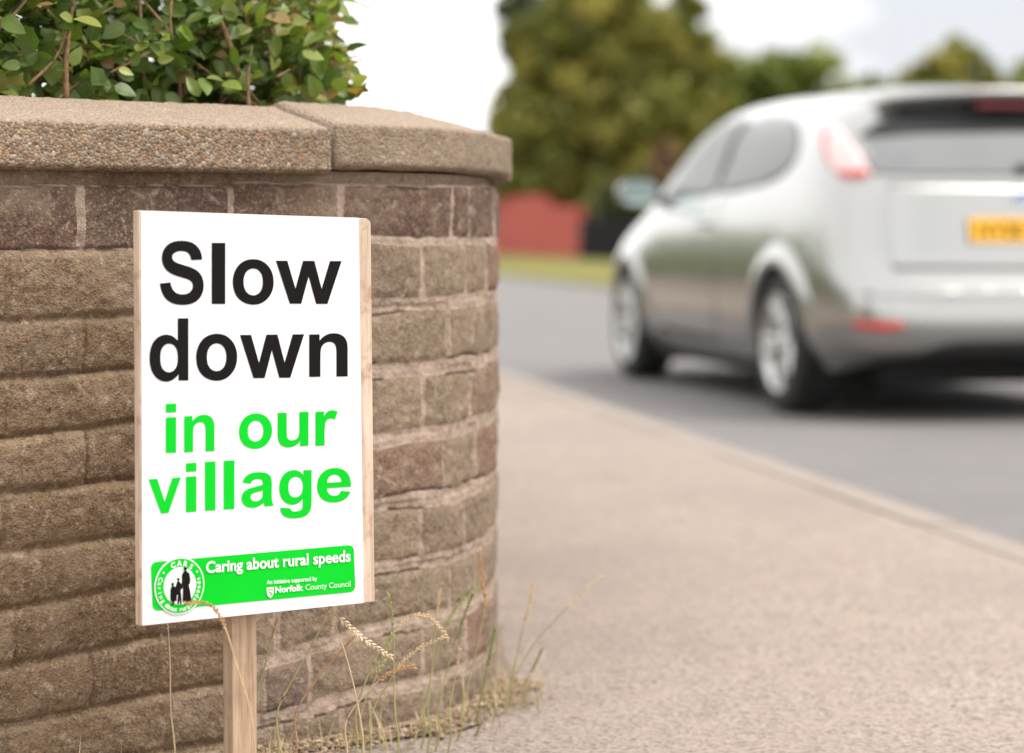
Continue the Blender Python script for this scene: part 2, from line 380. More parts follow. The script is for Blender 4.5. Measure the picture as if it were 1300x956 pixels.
# rear face, core and end so the wall is solid
ub = np.linspace(U_BEG, U_END, 120); xb, yb = path(ub); nx, ny = path_n(ub)
core = []
for i in range(len(ub)):
    for dd, zz in ((-.04, -.05), (-.04, Z1 - .002), (-.215, Z1 - .002), (-.215, -.05)):
        core.append(Vector((xb[i] + nx[i] * dd, yb[i] + ny[i] * dd, zz)) - WOFF)
fs = [(i * 4 + k, (i + 1) * 4 + k, (i + 1) * 4 + (k + 1) % 4, i * 4 + (k + 1) % 4) for i in range(len(ub) - 1) for k in range(4)] + [(0, 1, 2, 3), tuple(len(core) - 1 - k for k in range(4))]
t = NT('rear_brick'); bt = t.n('ShaderNodeTexBrick'); bt.inputs['Scale'].default_value = 4.4; bt.inputs['Color1'].default_value = (.2, .13, .09, 1); bt.inputs['Color2'].default_value = (.15, .1, .07, 1); bt.inputs['Mortar'].default_value = (.35, .28, .22, 1); t.l(t.coord(), bt.inputs['Vector']); t.color(bt.outputs[0]); t.set(Roughness=.95)
obj('wall_core', core, fs, t.m, wall)

# coping stones
t = NT('exposed_aggregate'); o_ = t.coord()
def peb(scale, keep):
    vv = t.vor(scale, 'Color', o_); dd = t.vor(scale, 'Distance', o_); s1 = t.n('ShaderNodeSeparateColor'); t.l(vv, s1.inputs[0]); return s1, dd
base = t.ramp(t.noise(240, 4, .7), [(.3, (0.1032, 0.0688, 0.0430)), (.5, (0.1892, 0.1290, 0.0843)), (.7, (0.2924, 0.2150, 0.1462))])
s1, d1 = peb(250, .5); s2, d2 = peb(105, .4)
pc = [(0, (0.0860, 0.0645, 0.0516)), (.12, (0.2580, 0.1892, 0.1290)), (.3, (0.3612, 0.2666, 0.1720)), (.45, (0.1720, 0.1290, 0.1032)), (.55, (0.3870, 0.1720, 0.0774)), (.62, (0.3096, 0.2322, 0.1720)), (.8, (0.4300, 0.3440, 0.2494)), (.92, (0.2064, 0.1892, 0.1892)), (1, (0.5676, 0.5160, 0.4472))]
c = t.mix(t.math('MULTIPLY', t.math('GREATER_THAN', s1.outputs[1], .35), .85), base, t.ramp(s1.outputs[0], pc))
msk = t.math('MULTIPLY', t.math('GREATER_THAN', s2.outputs[1], .80), t.math('LESS_THAN', d2, .42))
c = t.mix(t.math('MULTIPLY', msk, .9), c, t.ramp(s2.outputs[0], pc))
st = t.noise(9, 5, .65); c = t.mix(t.ramp(st, [(.42, 0.), (.68, .5)]), c, (0.1505, 0.1015, 0.0645))
sh = t.attr('worn', 0); c = t.mix(t.math('MULTIPLY', sh, .62), c, t.ramp(t.noise(200, 4, .7), [(.3, (0.1720, 0.1290, 0.0903)), (.7, (0.3096, 0.2408, 0.1763))]))
pz = t.attr('worn', 1); c = t.mix(t.math('MULTIPLY', pz, .55), c, t.ramp(t.noise(330, 3), [(.35, (0.3268, 0.2408, 0.1849)), (.65, (0.5676, 0.4558, 0.3698))]))  # second channel of the attribute: paler on the sloping top
t.color(c); t.set(Roughness=.9); t.b.inputs['Specular IOR Level'].default_value = .3
hh_ = t.math('ADD', t.math('SUBTRACT', 1, d1), t.math('MULTIPLY', t.math('MULTIPLY', msk, t.math('SUBTRACT', 1, d2)), 1.5)); t.bump(hh_, .8, .0032); M_COP = t.m
def coping(ua, ub_, prof_fn, worn, seed, chord=None, lift=0., mat=None):
    n = max(12, int((ub_ - ua) / .003)) if ub_ < 2 and ua > -.5 else 60
    uu = np.linspace(ua, ub_, n); x, y = path(uu); nx, ny = path_n(uu)
    if chord is not None:                     # cast straight (chord 1) rather than following the curve
        k = np.linspace(0, 1, n); xs = x[0] + (x[-1] - x[0]) * k; ys = y[0] + (y[-1] - y[0]) * k
        x = x * (1 - chord) + xs * chord; y = y * (1 - chord) + ys * chord
        tx, ty = np.gradient(x), np.gradient(y); l = np.hypot(tx, ty); nx, ny = ty / l, -tx / l
    pr = prof_fn(); m = len(pr); P = np.zeros((n, m, 3)); W = np.zeros((n, m, 2))
    for j, (dd, zz, sl) in enumerate(pr):
        nz_ = .0024 * fbm(uu * 60, np.full(n, j * .33), seed, 4) + .0028 * fbm(uu * 8, np.full(n, j * .1), seed + 3, 2)
        edge = .004 * np.maximum(0, 1 - np.minimum(np.arange(n), np.arange(n)[::-1]) * .003 / .008)
        P[:, j, 0] = x + nx * (dd + nz_ - edge); P[:, j, 1] = y + ny * (dd + nz_ - edge); P[:, j, 2] = zz + lift + .7 * nz_ - (edge if sl else 0)
        W[:, j, 0] = worn; W[:, j, 1] = sl
    me = grid_mesh(P - np.array(WOFF)); 
    W3 = np.concatenate([W, W[..., :1] * 0], -1).reshape(-1, 3); add_attr(me, 'worn', W3)
    bm = bmesh.new(); bm.from_mesh(me)
    bm.verts.ensure_lookup_table()
    for i in (0, n - 1):
        bm.faces.new([bm.verts[i * m + j] for j in (range(m) if i else range(m - 1, -1, -1))])
    bmesh.ops.recalc_face_normals(bm, faces=bm.faces); bm.to_mesh(me); bm.free()
    return link('coping_stone', me, M_COP, wall, smooth=True)
ZB = z_at(200, 216.5); ZT = z_at(200, 157); ZR = ZT + .034
def prof():
    p = []
    for k in range(4): p.append((-.25 + .26 * k / 3, ZB - .002, 0.))
    p += [(.020, ZB, 0.), (.0255, ZB + .003, 0.)]
    for k in range(1, 16): p.append((.027, ZB + .003 + (ZT - ZB - .008) * k / 15, 0.))
    p += [(.0245, ZT - .0015, .5), (.019, ZT + .001, .9)]
    for k in range(1, 26): p.append((.019 - .129 * k / 25, ZT + .001 + (ZR - ZT) * k / 25, 1.))
    p += [(-.118, ZR, 1.)]
    for k in range(1, 8): p.append((-.118 - .13 * k / 7, ZR - .036 * k / 7, 1.))
    p += [(-.252, ZT - .006, 0.), (-.252, ZB - .002, 0.)]
    return p
UJ = u_of(412)
cs = coping(UJ - .60, UJ - .003, prof, .12, 3, chord=.75)
coping(UJ - 1.25, UJ - .604, prof, .3, 5, chord=.75)
coping(U_BEG, UJ - 1.254, prof, .3, 6)
cs = coping(UJ + .001, UJ + .70, prof, .9, 9, chord=.15, lift=.008); cs['label'] = 'coping stone with smoother, more worn curved face'
coping(UJ + .704, UJ + 1.4, prof, .6, 13, chord=.2); coping(UJ + 1.404, UJ + 2.5, prof, .6, 15, chord=0.); coping(UJ + 2.504, U_END, prof, .6, 17, chord=0.)

# earth strip at the foot of the wall, garden ground behind it
n = 160; ue = np.linspace(U_BEG, U_END, n); xe, ye = path(ue); nx, ny = path_n(ue)
P = np.zeros((n, 14, 3))
for j in range(14):
    wd = (.055 + .05 * fbm(ue * 9, ue * 0, 61, 4)) * np.where(ue > u_of(622), .45, 1.); dd = -.03 + (wd + .03) * j / 13
    P[:, j, 0] = xe + nx * dd; P[:, j, 1] = ye + ny * dd; P[:, j, 2] = .004 + .012 * np.sin(math.pi * (1 - j / 13) / 2) ** 2 + .006 * fbm(ue * 20, np.full(n, j * .7), 63, 3) * (j < 13)
tag(link('earth_strip', grid_mesh(P[:, ::-1]), M_EARTH, smooth=True), kind='structure')
P = np.zeros((60, 2, 3)); ug = np.linspace(U_BEG, U_END, 60); xg, yg = path(ug); nx, ny = path_n(ug)
P[:, 0] = np.stack([xg - nx * .19, yg - ny * .19, np.full(60, .012)], -1); P[:, 1] = np.stack([np.minimum(xg - 6, -5.5), yg + 3 * 0 + np.linspace(0, 1.5, 60), np.full(60, .012)], -1)
tag(link('garden_soil', grid_mesh(P), M_EARTH), kind='structure')
# ------------------------------------------------------------------ village sign
Q = {k: U(*v) for k, v in dict(TL=(176.5, 267, 2.86), TR=(471, 277.5, 3.075), BL=(179.5, 795, 2.86)).items()}
ex = (Q['TR'] - Q['TL']).normalized(); ey_ = (Q['TL'] - Q['BL']); en = ex.cross(ey_).normalized()   # en points to the camera side
if en.y > 0: en = -en
SO = Q['TL'].copy()
def onsign(x, y, off=0.0):
    d_ = ray(x, y); o = Vector((0, 0, HC)); k = (SO + en * 0 - o).dot(en) / d_.dot(en); return o + d_ * k + en * off
sign = empty('roadside_sign', (0, 0, 0))
pbase = onsign(316, 800) - en * .03; sign.location = (pbase.x, pbase.y, 0)
tag(sign, 'white placard reading Slow down in our village, on a wooden post before the wall', 'sign')
SOFF = Vector(sign.location)
t = NT('bare_plywood'); mp_ = t.n('ShaderNodeMapping'); mp_.inputs['Scale'].default_value = (1, 1, .09); t.l(t.coord(), mp_.inputs[0])
g = t.noise(90, 5, .6, vec=mp_.outputs[0], dist=.6); bl = t.noise(38, 3, .6)
c = t.ramp(g, [(.3, (.42, .30, .22)), (.5, (.56, .43, .335)), (.7, (.68, .54, .43))]); c = t.mix(t.ramp(bl, [(.54, 0.), (.68, .65)]), c, (.34, .19, .115))
t.color(c); t.set(Roughness=.7); t.bump(g, .3, .001); M_PLY = t.m
t = NT('post_timber'); mp_ = t.n('ShaderNodeMapping'); mp_.inputs['Scale'].default_value = (1, 1, .05); t.l(t.coord(), mp_.inputs[0])
g = t.noise(150, 5, .6, vec=mp_.outputs[0], dist=.8); kn = t.noise(16, 3, .6); t.color(t.mix(t.ramp(kn, [(.5, 0.), (.7, .6)]), t.ramp(g, [(.3, (.22, .135, .08)), (.5, (.38, .255, .165)), (.7, (.48, .35, .25))]), (.20, .14, .10))); t.set(Roughness=.75); t.bump(g, .4, .001); M_POST = t.m
t = NT('printed_white_vinyl'); f = t.noise(6, 3); sm_ = t.noise(28, 5, .7); t.color(t.mix(t.ramp(sm_, [(.62, 0.), (.8, .35)]), t.ramp(f, [(.3, (.70, .70, .72)), (.7, (.745, .745, .76))]), (.60, .57, .53))); t.bump(t.noise(3.5, 2), .25, .004); t.set(Roughness=.32); M_WHITE = t.m
M_INK = plain('black_ink', (.006, .0045, .005), .55, var=.1); M_INK.node_tree.nodes['Principled BSDF'].inputs['Specular IOR Level'].default_value = .12
M_GREEN = plain('green_ink', (.0004, .52, .02), .5, var=.05, scale=9); M_GREEN.node_tree.nodes['Principled BSDF'].inputs['Specular IOR Level'].default_value = .12
M_WINK = plain('white_ink', (.78, .78, .78), .35, var=.02)
M_PALE = plain('pale_green_ink', (.62, .84, .66), .35, var=.06)
# board: rounded corner outline, 14 mm thick
def arc_pts(c, r, a0, a1, n=6): return [(c[0] + r * math.cos(R(a0 + (a1 - a0) * i / n)), c[1] + r * math.sin(R(a0 + (a1 - a0) * i / n))) for i in range(n + 1)]
outl = [(176.5, 267)] + [(462, 277)] + arc_pts((463, 285), 8, -90, 0)[1:] + [(476, 764), (179.5, 795)]
bf = [onsign(x, y, 0) - SOFF for x, y in outl]; bb = [p - en * .014 for p in bf]; nb = len(outl)
bo = obj('board', bf + bb, [tuple(range(nb))[::-1], tuple(range(nb, 2 * nb))] + [(i, (i + 1) % nb, nb + (i + 1) % nb, nb + i) for i in range(nb)], M_PLY, sign)
md = bo.modifiers.new('bevel', 'BEVEL'); md.width = .0012; md.segments = 2; md.limit_method = 'ANGLE'
def poly_on(polys, off, fn=None):
    """polys: list of loops (first outer, rest holes) in photo pixels -> verts, faces"""
    vs = []; loops = []
    for lp in polys:
        loops.append([Vector((x, -y, 0)) for x, y in lp]); vs += [onsign(x, y, off) - SOFF for x, y in lp]
    return vs, [tuple(f) for f in tessellate_polygon(loops)]
def flat(name, items, mat, parent, mi=None):
    mb = MB()
    for k, (polys, off) in enumerate(items):
        v_, f_ = poly_on(polys, off)
        # make faces look towards the camera
        ff = []
        for f in f_:
            a, b, c_ = (v_[i] for i in f); ff.append(f if (b - a).cross(c_ - a).dot(en) > 0 else f[::-1])
        mb.add(v_, ff, mi[k] if mi else 0)
    return mb.build(name, mat, parent)
E0 = .0006
def warp_edge(): pass
face_out = [(178.5, 268)] + [(178.5 + (455 - 178.5) * k / 12, 268 + 8.4 * k / 12) for k in range(1, 13)] + [(461.5, 765.3), (180.5, 794)]
face = flat('printed_face', [([face_out], E0)], M_WHITE, sign)
# lettering: outlines of a bold grotesque, placed glyph by glyph
GL = dict(
S="M74 477L362 505Q388 360 467.5 292Q547 224 682 224Q825 224 897.5 284.5Q970 345 970 426Q970 478 939.5 514.5Q909 551 833 578Q781 596 596 642Q358 701 262 787Q127 908 127 1082Q127 1194 190.5 1291.5Q254 1389 373.5 1440Q493 1491 662 1491Q938 1491 1077.5 1370Q1217 1249 1224 1047L928 1034Q909 1147 846.5 1196.5Q784 1246 659 1246Q530 1246 457 1193Q410 1159 410 1102Q410 1050 454 1013Q510 966 726 915Q942 864 1045.5 809.5Q1149 755 1207.5 660.5Q1266 566 1266 427Q1266 301 1196 191Q1126 81 998 27.5Q870 -26 679 -26Q401 -26 252 102.5Q103 231 74 477Z",
l="M147 0L147 1466L428 1466L428 0Z",
o="M82 546Q82 686 151 817Q220 948 346.5 1017Q473 1086 629 1086Q870 1086 1024 929.5Q1178 773 1178 534Q1178 293 1022.5 134.5Q867 -24 631 -24Q485 -24 352.5 42Q220 108 151 235.5Q82 363 82 546ZM370 531Q370 373 445 289Q520 205 630 205Q740 205 814.5 289Q889 373 889 533Q889 689 814.5 773Q740 857 630 857Q520 857 445 773Q370 689 370 531Z",
w="M346 0L10 1062L283 1062L482 366L665 1062L936 1062L1113 366L1316 1062L1593 1062L1252 0L982 0L799 683L619 0Z",
d="M1121 0L860 0L860 156Q795 65 706.5 20.5Q618 -24 528 -24Q345 -24 214.5 123.5Q84 271 84 535Q84 805 211 945.5Q338 1086 532 1086Q710 1086 840 938L840 1466L1121 1466ZM371 554Q371 384 418 308Q486 198 608 198Q705 198 773 280.5Q841 363 841 527Q841 710 775 790.5Q709 871 606 871Q506 871 438.5 791.5Q371 712 371 554Z",
n="M1113 0L832 0L832 542Q832 714 814 764.5Q796 815 755.5 843Q715 871 658 871Q585 871 527 831Q469 791 447.5 725Q426 659 426 481L426 0L145 0L145 1062L406 1062L406 906Q545 1086 756 1086Q849 1086 926 1052.5Q1003 1019 1042.5 967Q1082 915 1097.5 849Q1113 783 1113 660Z",
i="M147 1206L147 1466L428 1466L428 1206ZM147 0L147 1062L428 1062L428 0Z",
u="M847 0L847 159Q789 74 694.5 25Q600 -24 495 -24Q388 -24 303 23Q218 70 180 155Q142 240 142 390L142 1062L423 1062L423 574Q423 350 438.5 299.5Q454 249 495 219.5Q536 190 599 190Q671 190 728 229.5Q785 269 806 327.5Q827 386 827 614L827 1062L1108 1062L1108 0Z",
r="M416 0L135 0L135 1062L396 1062L396 911Q463 1018 516.5 1052Q570 1086 638 1086Q734 1086 823 1033L736 788Q665 834 604 834Q545 834 504 801.5Q463 769 439.5 684Q416 599 416 328Z",
v="M439 0L11 1062L306 1062L506 520L564 339Q587 408 593 430Q607 475 623 520L825 1062L1114 1062L692 0Z",
a="M357 738L102 784Q145 938 250 1012Q355 1086 562 1086Q750 1086 842 1041.5Q934 997 971.5 928.5Q1009 860 1009 677L1006 349Q1006 209 1019.5 142.5Q1033 76 1070 0L792 0Q781 28 765 83Q758 108 755 116Q683 46 601 11Q519 -24 426 -24Q262 -24 167.5 65Q73 154 73 290Q73 380 116 450.5Q159 521 236.5 558.5Q314 596 460 624Q657 661 733 693L733 721Q733 802 693 836.5Q653 871 542 871Q467 871 425 841.5Q383 812 357 738ZM733 510Q679 492 562 467Q445 442 409 418Q354 379 354 319Q354 260 398 217Q442 174 510 174Q586 174 655 224Q706 262 722 317Q733 353 733 454Z",
g="M121 -70L442 -109Q450 -165 479 -186Q519 -216 605 -216Q715 -216 770 -183Q807 -161 826 -112Q839 -77 839 17L839 172Q713 0 521 0Q307 0 182 181Q84 324 84 537Q84 804 212.5 945Q341 1086 532 1086Q729 1086 857 913L857 1062L1120 1062L1120 109Q1120 -79 1089 -172Q1058 -265 1002 -318Q946 -371 852.5 -401Q759 -431 616 -431Q346 -431 233 -338.5Q120 -246 120 -104Q120 -90 121 -70ZM372 553Q372 384 437.5 305.5Q503 227 599 227Q702 227 773 307.5Q844 388 844 546Q844 711 776 791Q708 871 604 871Q503 871 437.5 792.5Q372 714 372 553Z",
e="M762 338L1042 291Q988 137 871.5 56.5Q755 -24 580 -24Q303 -24 170 157Q65 302 65 523Q65 787 203 936.5Q341 1086 552 1086Q789 1086 926 929.5Q1063 773 1057 450L353 450Q356 325 421 255.5Q486 186 583 186Q649 186 694 222Q739 258 762 338ZM778 622Q775 744 715 807.5Q655 871 569 871Q477 871 417 804Q357 737 358 622Z")
import re
def glyph_loops(ch):
    out = []; cur = None
    for cmd, arg in re.findall(r'([MLQZ])([^MLQZ]*)', GL[ch]):
        a = [float(q) for q in arg.split()]
        if cmd == 'M': cur = [(a[0], a[1])]
        elif cmd == 'L': cur.append((a[0], a[1]))
        elif cmd == 'Q':
            p = cur[-1]
            for k in range(1, 6):
                s = k / 5; cur.append(((1 - s) ** 2 * p[0] + 2 * s * (1 - s) * a[0] + s * s * a[2], (1 - s) ** 2 * p[1] + 2 * s * (1 - s) * a[1] + s * s * a[3]))
        else:
            if abs(cur[0][0] - cur[-1][0]) + abs(cur[0][1] - cur[-1][1]) < 1: cur.pop()
            out.append(cur)
    return out
def place(ch, x0, x1, yt, yb, slope):
    L_ = glyph_loops(ch); xs = [p[0] for l in L_ for p in l]; ysl = [p[1] for l in L_ for p in l]
    a, b, c_, d_ = min(xs), max(xs), min(ysl), max(ysl); hs = slope * (x1 - x0) / 2
    res = [[(x0 + (x - a) / (b - a) * (x1 - x0), (yb - abs(hs)) - (y - c_) / (d_ - c_) * (yb - yt - 2 * abs(hs)) + slope * ((x - a) / (b - a) - .5) * (x1 - x0)) for x, y in l] for l in L_]
    return [[l] for l in res] if ch == 'i' else [res]
def word(name, glyphs, mat, slope):
    it = []
    for g_ in glyphs:
        for lp in place(*g_, slope): it.append((lp, 2 * E0))
    return flat(name, it, mat, face)
word('black_lettering', [('S', 202.4, 258, 305.4, 387.3), ('l', 268.3, 285.3, 308.3, 385.9), ('o', 295, 346.8, 328.8, 387), ('w', 349.7, 433, 331, 385.9)], M_INK, .006)
word('black_lettering', [('d', 189.3, 238.5, 404, 484.8), ('o', 248.4, 300.5, 423.3, 483.7), ('w', 304, 385.4, 424.3, 480.2), ('n', 392, 440.7, 422.8, 478.4)], M_INK, -.012)
word('green_lettering', [('i', 210, 223, 512.2, 575), ('n', 233.4, 271.6, 525.8, 574.2)], M_GREEN, -.042)
word('green_lettering', [('o', 303, 344.8, 523.9, 570.6), ('u', 352, 391, 522.5, 568.5), ('r', 400, 428, 520.5, 566)], M_GREEN, -.042)
word('green_lettering', [('v', 188, 229, 606, 652.6), ('i', 235.6, 248.7, 587.3, 650.2), ('l', 259.7, 273, 585.6, 648.4), ('l', 283.5, 297, 584.3, 646.8), ('a', 306, 347, 598.3, 645.3), ('g', 354, 395, 595.4, 659), ('e', 402, 445, 592.8, 639)], M_GREEN, -.056)
# green banner
def lerp2(a, b, s): return (a[0] + (b[0] - a[0]) * s, a[1] + (b[1] - a[1]) * s)
BTL, BTR, BBR, BBL = (190.8, 713.7), (448.5, 691.5), (450.6, 751), (193.4, 775.7)
def bmap(s, tt): return lerp2(lerp2(BTL, BTR, s), lerp2(BBL, BBR, s), tt)
rs, rt = .028, .12; out = []
for (cs_, ct), a0 in (((1 - rs, rt), -90), ((1 - rs, 1 - rt), 0), ((rs, 1 - rt), 90), ((rs, rt), 180)):
    for k in range(7):
        an = R(a0 + 15 * k); out.append(bmap(cs_ + rs * math.cos(an), ct + rt * math.sin(an)))
banner = flat('green_banner', [([out], 2 * E0)], M_GREEN, face)
def text_geo(body, bold=0.0, sp=1.0):
    cu = bpy.data.curves.new('t', 'FONT'); cu.body = body; cu.size = 1; cu.offset = bold; cu.space_character = sp; cu.resolution_u = 3
    o = bpy.data.objects.new('t', cu); COL.objects.link(o); bpy.context.view_layer.update()
    me = bpy.data.meshes.new_from_object(o.evaluated_get(bpy.context.evaluated_depsgraph_get()))
    v = [tuple(q.co)[:2] for q in me.vertices]; f = [tuple(p.vertices) for p in me.polygons]
    bpy.data.objects.remove(o); bpy.data.curves.remove(cu); bpy.data.meshes.remove(me); return v, f
def put_text(mb, body, x0, x1, yb0, yb1, cap, bold, off, sp=1.0, mi=0):
    v, f = text_geo(body, bold, sp); xs = [p[0] for p in v]; a, b = min(xs), max(xs); hcap = .72
    mb.add([onsign(x0 + (x - a) / (b - a) * (x1 - x0), yb0 + (yb1 - yb0) * (x - a) / (b - a) - y / hcap * cap, off) - SOFF for x, y in v],
           [q if (Vector((v[q[1]][0] - v[q[0]][0], v[q[1]][1] - v[q[0]][1], 0)).cross(Vector((v[q[2]][0] - v[q[0]][0], v[q[2]][1] - v[q[0]][1], 0)))).z > 0 else q[::-1] for q in f], mi)
mb = MB()
put_text(mb, 'Caring about rural speeds', 260.2, 443.8, 727, 712.2, 14.6, .024, 4 * E0, 1.0)
put_text(mb, 'An initiative supported by', 337.2, 401.2, 741.5, 736.6, 5.4, .018, 4 * E0)
put_text(mb, 'Norfolk', 347.8, 383.6, 752.3, 749.2, 7.8, .034, 4 * E0)
put_text(mb, 'County Council', 386.6, 443.6, 748.9, 744.2, 7.4, -.002, 4 * E0)
mb.build('white_lettering', M_WINK, face)
# county shield
def shield(s): return [(341.6 + s * x, 752 + s * y) for x, y in ((-4.4, -6.4), (4.4, -7.1), (4.6, -2), (4.0, 2.5), (2.4, 5.2), (.2, 7.2), (-2.2, 5.6), (-3.8, 3), (-4.5, -1.5))]
flat('shield_emblem', [([shield(1)], 4 * E0), ([[(338.2, 748.2), (345, 747.4), (345.2, 748.4), (338.3, 749.2)]], 5 * E0), ([[(338.6, 751), (341.5, 750.6), (344.4, 753.5), (343.4, 756.2), (341.5, 752.6)]], 5 * E0)], [M_WINK, M_GREEN], face, mi=[0, 1, 1])
# round emblem: ring of words round a family silhouette
EC = (226.3, 743.4); TILT = -.085
def ell(r, n=48, cx=0, cy=0): return [(EC[0] + cx + .872 * r * math.cos(2 * math.pi * k / n), EC[1] + cy + r * math.sin(2 * math.pi * k / n) + TILT * .872 * r * math.cos(2 * math.pi * k / n)) for k in range(n)]
C2 = lambda pts: [(180 + x / 7.967, 680 + y / 7.967) for x, y in pts]
def circ(x, y, r, n=14): return C2([(x + r * math.cos(2 * math.pi * k / n), y + r * 1.12 * math.sin(2 * math.pi * k / n)) for k in range(n)])
adult = C2([(402, 362), (398, 372), (386, 385), (383, 480), (396, 500), (390, 668), (420, 676), (480, 668), (466, 560), (450, 492), (464, 478), (466, 430), (456, 372), (436, 366), (432, 350), (408, 350)])
mid = C2([(338, 455), (330, 482), (318, 520), (326, 590), (345, 600), (340, 640), (338, 690), (350, 690), (360, 640), (366, 690), (380, 690), (376, 600), (370, 545), (395, 520), (392, 490), (366, 474), (358, 455)])
kid = C2([(282, 505), (270, 540), (268, 620), (274, 655), (288, 668), (286, 700), (300, 704), (310, 660), (332, 655), (334, 560), (322, 518), (302, 505)])
emb = flat('family_emblem', [([ell(36.4)], 4 * E0), ([ell(34.6)], 5 * E0), ([ell(23.8)], 6 * E0), ([ell(22.3)], 7 * E0), ([ell(16.5, cx=1.5, cy=7)], 7.5 * E0), ([adult], 9 * E0), ([circ(416, 330, 17)], 9 * E0), ([mid], 8.5 * E0), ([circ(347, 437, 13)], 8.5 * E0), ([kid], 8 * E0), ([circ(292, 488, 14)], 8 * E0)], [M_WINK, M_GREEN, M_PALE, M_INK], face, mi=[0, 1, 0, 2, 0, 3, 3, 3, 3, 3, 3])
mb = MB()
def ring_text(body, a_mid, span, r, size, bold, flip=False):
    n = len(body)
    for k, ch in enumerate(body):
        if ch == ' ': continue
        an = R(a_mid + span * ((k + .5) / n - .5) * (-1 if flip else 1)); v, f = text_geo(ch, bold)
        xs = [p[0] for p in v]; xm = (min(xs) + max(xs)) / 2; rd = -1 if flip else 1
        pts = []
        for x, y in v:
            rad = r + rd * y * size; tan = (x - xm) * size * rd
            X_ = rad * math.sin(an) + tan * math.cos(an); Y_ = -rad * math.cos(an) + tan * math.sin(an)
            pts.append(onsign(EC[0] + .872 * X_, EC[1] + Y_ + TILT * .872 * X_, 6 * E0) - SOFF)
        ff = []
        for q in f:
            a, b, c_ = (pts[i] for i in q[:3]); ff.append(q if (b - a).cross(c_ - a).dot(en) > 0 else q[::-1])
        mb.add(pts, ff)
ring_text('CARS', 8, 74, 25.2, 9.6, .03)
ring_text('\u2022', -52, 10, 27, 8, .03); ring_text('\u2022', 57, 10, 27, 8, .03)
ring_text('speeds', 103, 66, 26.3, 8.6, .015)
ring_text('Caring', 254, 62, 33, 8.6, .015, flip=True) if False else ring_text('Caring', 262, 66, 32.4, 8.6, .015, flip=True)
ring_text('about rural', 184, 78, 32.6, 8.6, .015, flip=True)
mb.build('emblem_lettering', M_WINK, face)
# post: a rough batten behind the board, driven into the earth
pl = onsign(303, 800) - en * .0145; wv = ex.copy(); wv.z = 0; wv.normalize(); bv = Vector((-en.x, -en.y, 0)).normalized()
q0 = Vector((pl.x, pl.y, 0)); pw, pd = .036, .022
corners = [q0, q0 + wv * pw, q0 + wv * pw + bv * pd, q0 + bv * pd]
zt = onsign(310, 300).z
vs = []
for k, zz in enumerate((-.25, .1, .3, .5, zt)):
    for c_ in corners: vs.append(c_ + Vector((0, 0, zz)) - SOFF)
fs = [(4 * k + i, 4 * k + (i + 1) % 4, 4 * k + 4 + (i + 1) % 4, 4 * k + 4 + i) for k in range(4) for i in range(4)] + [(3, 2, 1, 0), (16, 17, 18, 19)]
po = obj('wooden_post', vs, fs, M_POST, sign); md = po.modifiers.new('bevel', 'BEVEL'); md.width = .0015; md.segments = 2; md.limit_method = 'ANGLE'
# ------------------------------------------------------------------ hedge over the wall
def leaf_shape(L_, W_, curl, fold, twist, lobes=0., n=7):
    """rows of (left edge, left mid, midrib, right mid, right edge) along +x, face +z"""
    v = []; f = []
    for i in range(n + 1):
        s = i / n; wd = W_ * .5 * (math.sin(math.pi * min(1, s ** .78 * .98 + .02)) ** .8 + lobes * .35 * math.sin(s * 13) * math.sin(math.pi * s))
        if i == n: wd = 0.0005
        if i == 0: wd = .0012
        zc = -curl * L_ * s * s; tw = twist * s
        for k in (-1, -.5, 0, .5, 1):
            y = k * wd; z = abs(k) * wd * fold + .0012 * math.sin(s * 17 + k * 3)
            v.append(Vector((L_ * s, y * math.cos(tw) - z * math.sin(tw), zc + y * math.sin(tw) + z * math.cos(tw))))
    for i in range(n):
        for k in range(4): f.append((i * 5 + k, (i + 1) * 5 + k, (i + 1) * 5 + k + 1, i * 5 + k + 1))
    return v, f
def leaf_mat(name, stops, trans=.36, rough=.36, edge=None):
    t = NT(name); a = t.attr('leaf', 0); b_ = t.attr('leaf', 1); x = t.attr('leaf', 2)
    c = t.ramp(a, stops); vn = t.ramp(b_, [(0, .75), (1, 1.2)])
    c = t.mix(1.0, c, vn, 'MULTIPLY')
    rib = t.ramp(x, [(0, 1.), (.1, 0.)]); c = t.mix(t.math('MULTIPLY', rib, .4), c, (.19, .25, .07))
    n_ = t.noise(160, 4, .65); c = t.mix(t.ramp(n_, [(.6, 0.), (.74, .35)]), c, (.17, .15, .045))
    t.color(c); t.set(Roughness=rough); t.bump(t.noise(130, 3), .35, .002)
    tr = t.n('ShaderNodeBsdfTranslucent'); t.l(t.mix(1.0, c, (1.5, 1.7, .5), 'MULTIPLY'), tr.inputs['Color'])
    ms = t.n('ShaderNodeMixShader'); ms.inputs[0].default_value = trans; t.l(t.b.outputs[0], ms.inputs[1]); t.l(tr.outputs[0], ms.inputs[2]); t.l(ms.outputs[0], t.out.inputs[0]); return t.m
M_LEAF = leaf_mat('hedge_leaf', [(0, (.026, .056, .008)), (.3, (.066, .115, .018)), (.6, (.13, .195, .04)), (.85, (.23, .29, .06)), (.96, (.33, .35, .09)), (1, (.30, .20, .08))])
M_TWIG = plain('twig_bark', (.24, .135, .075), .85, var=.35, scale=120)
hr = random.Random(21)
proto_leaves = [leaf_shape(1, hr.uniform(.55, .72), hr.uniform(-.08, .28), hr.uniform(.05, .45), hr.uniform(-.5, .5), .0) for _ in range(9)] + [leaf_shape(1, .85, .1, .2, .2, .5) for _ in range(2)]
hv, hf, ha = [], [], []
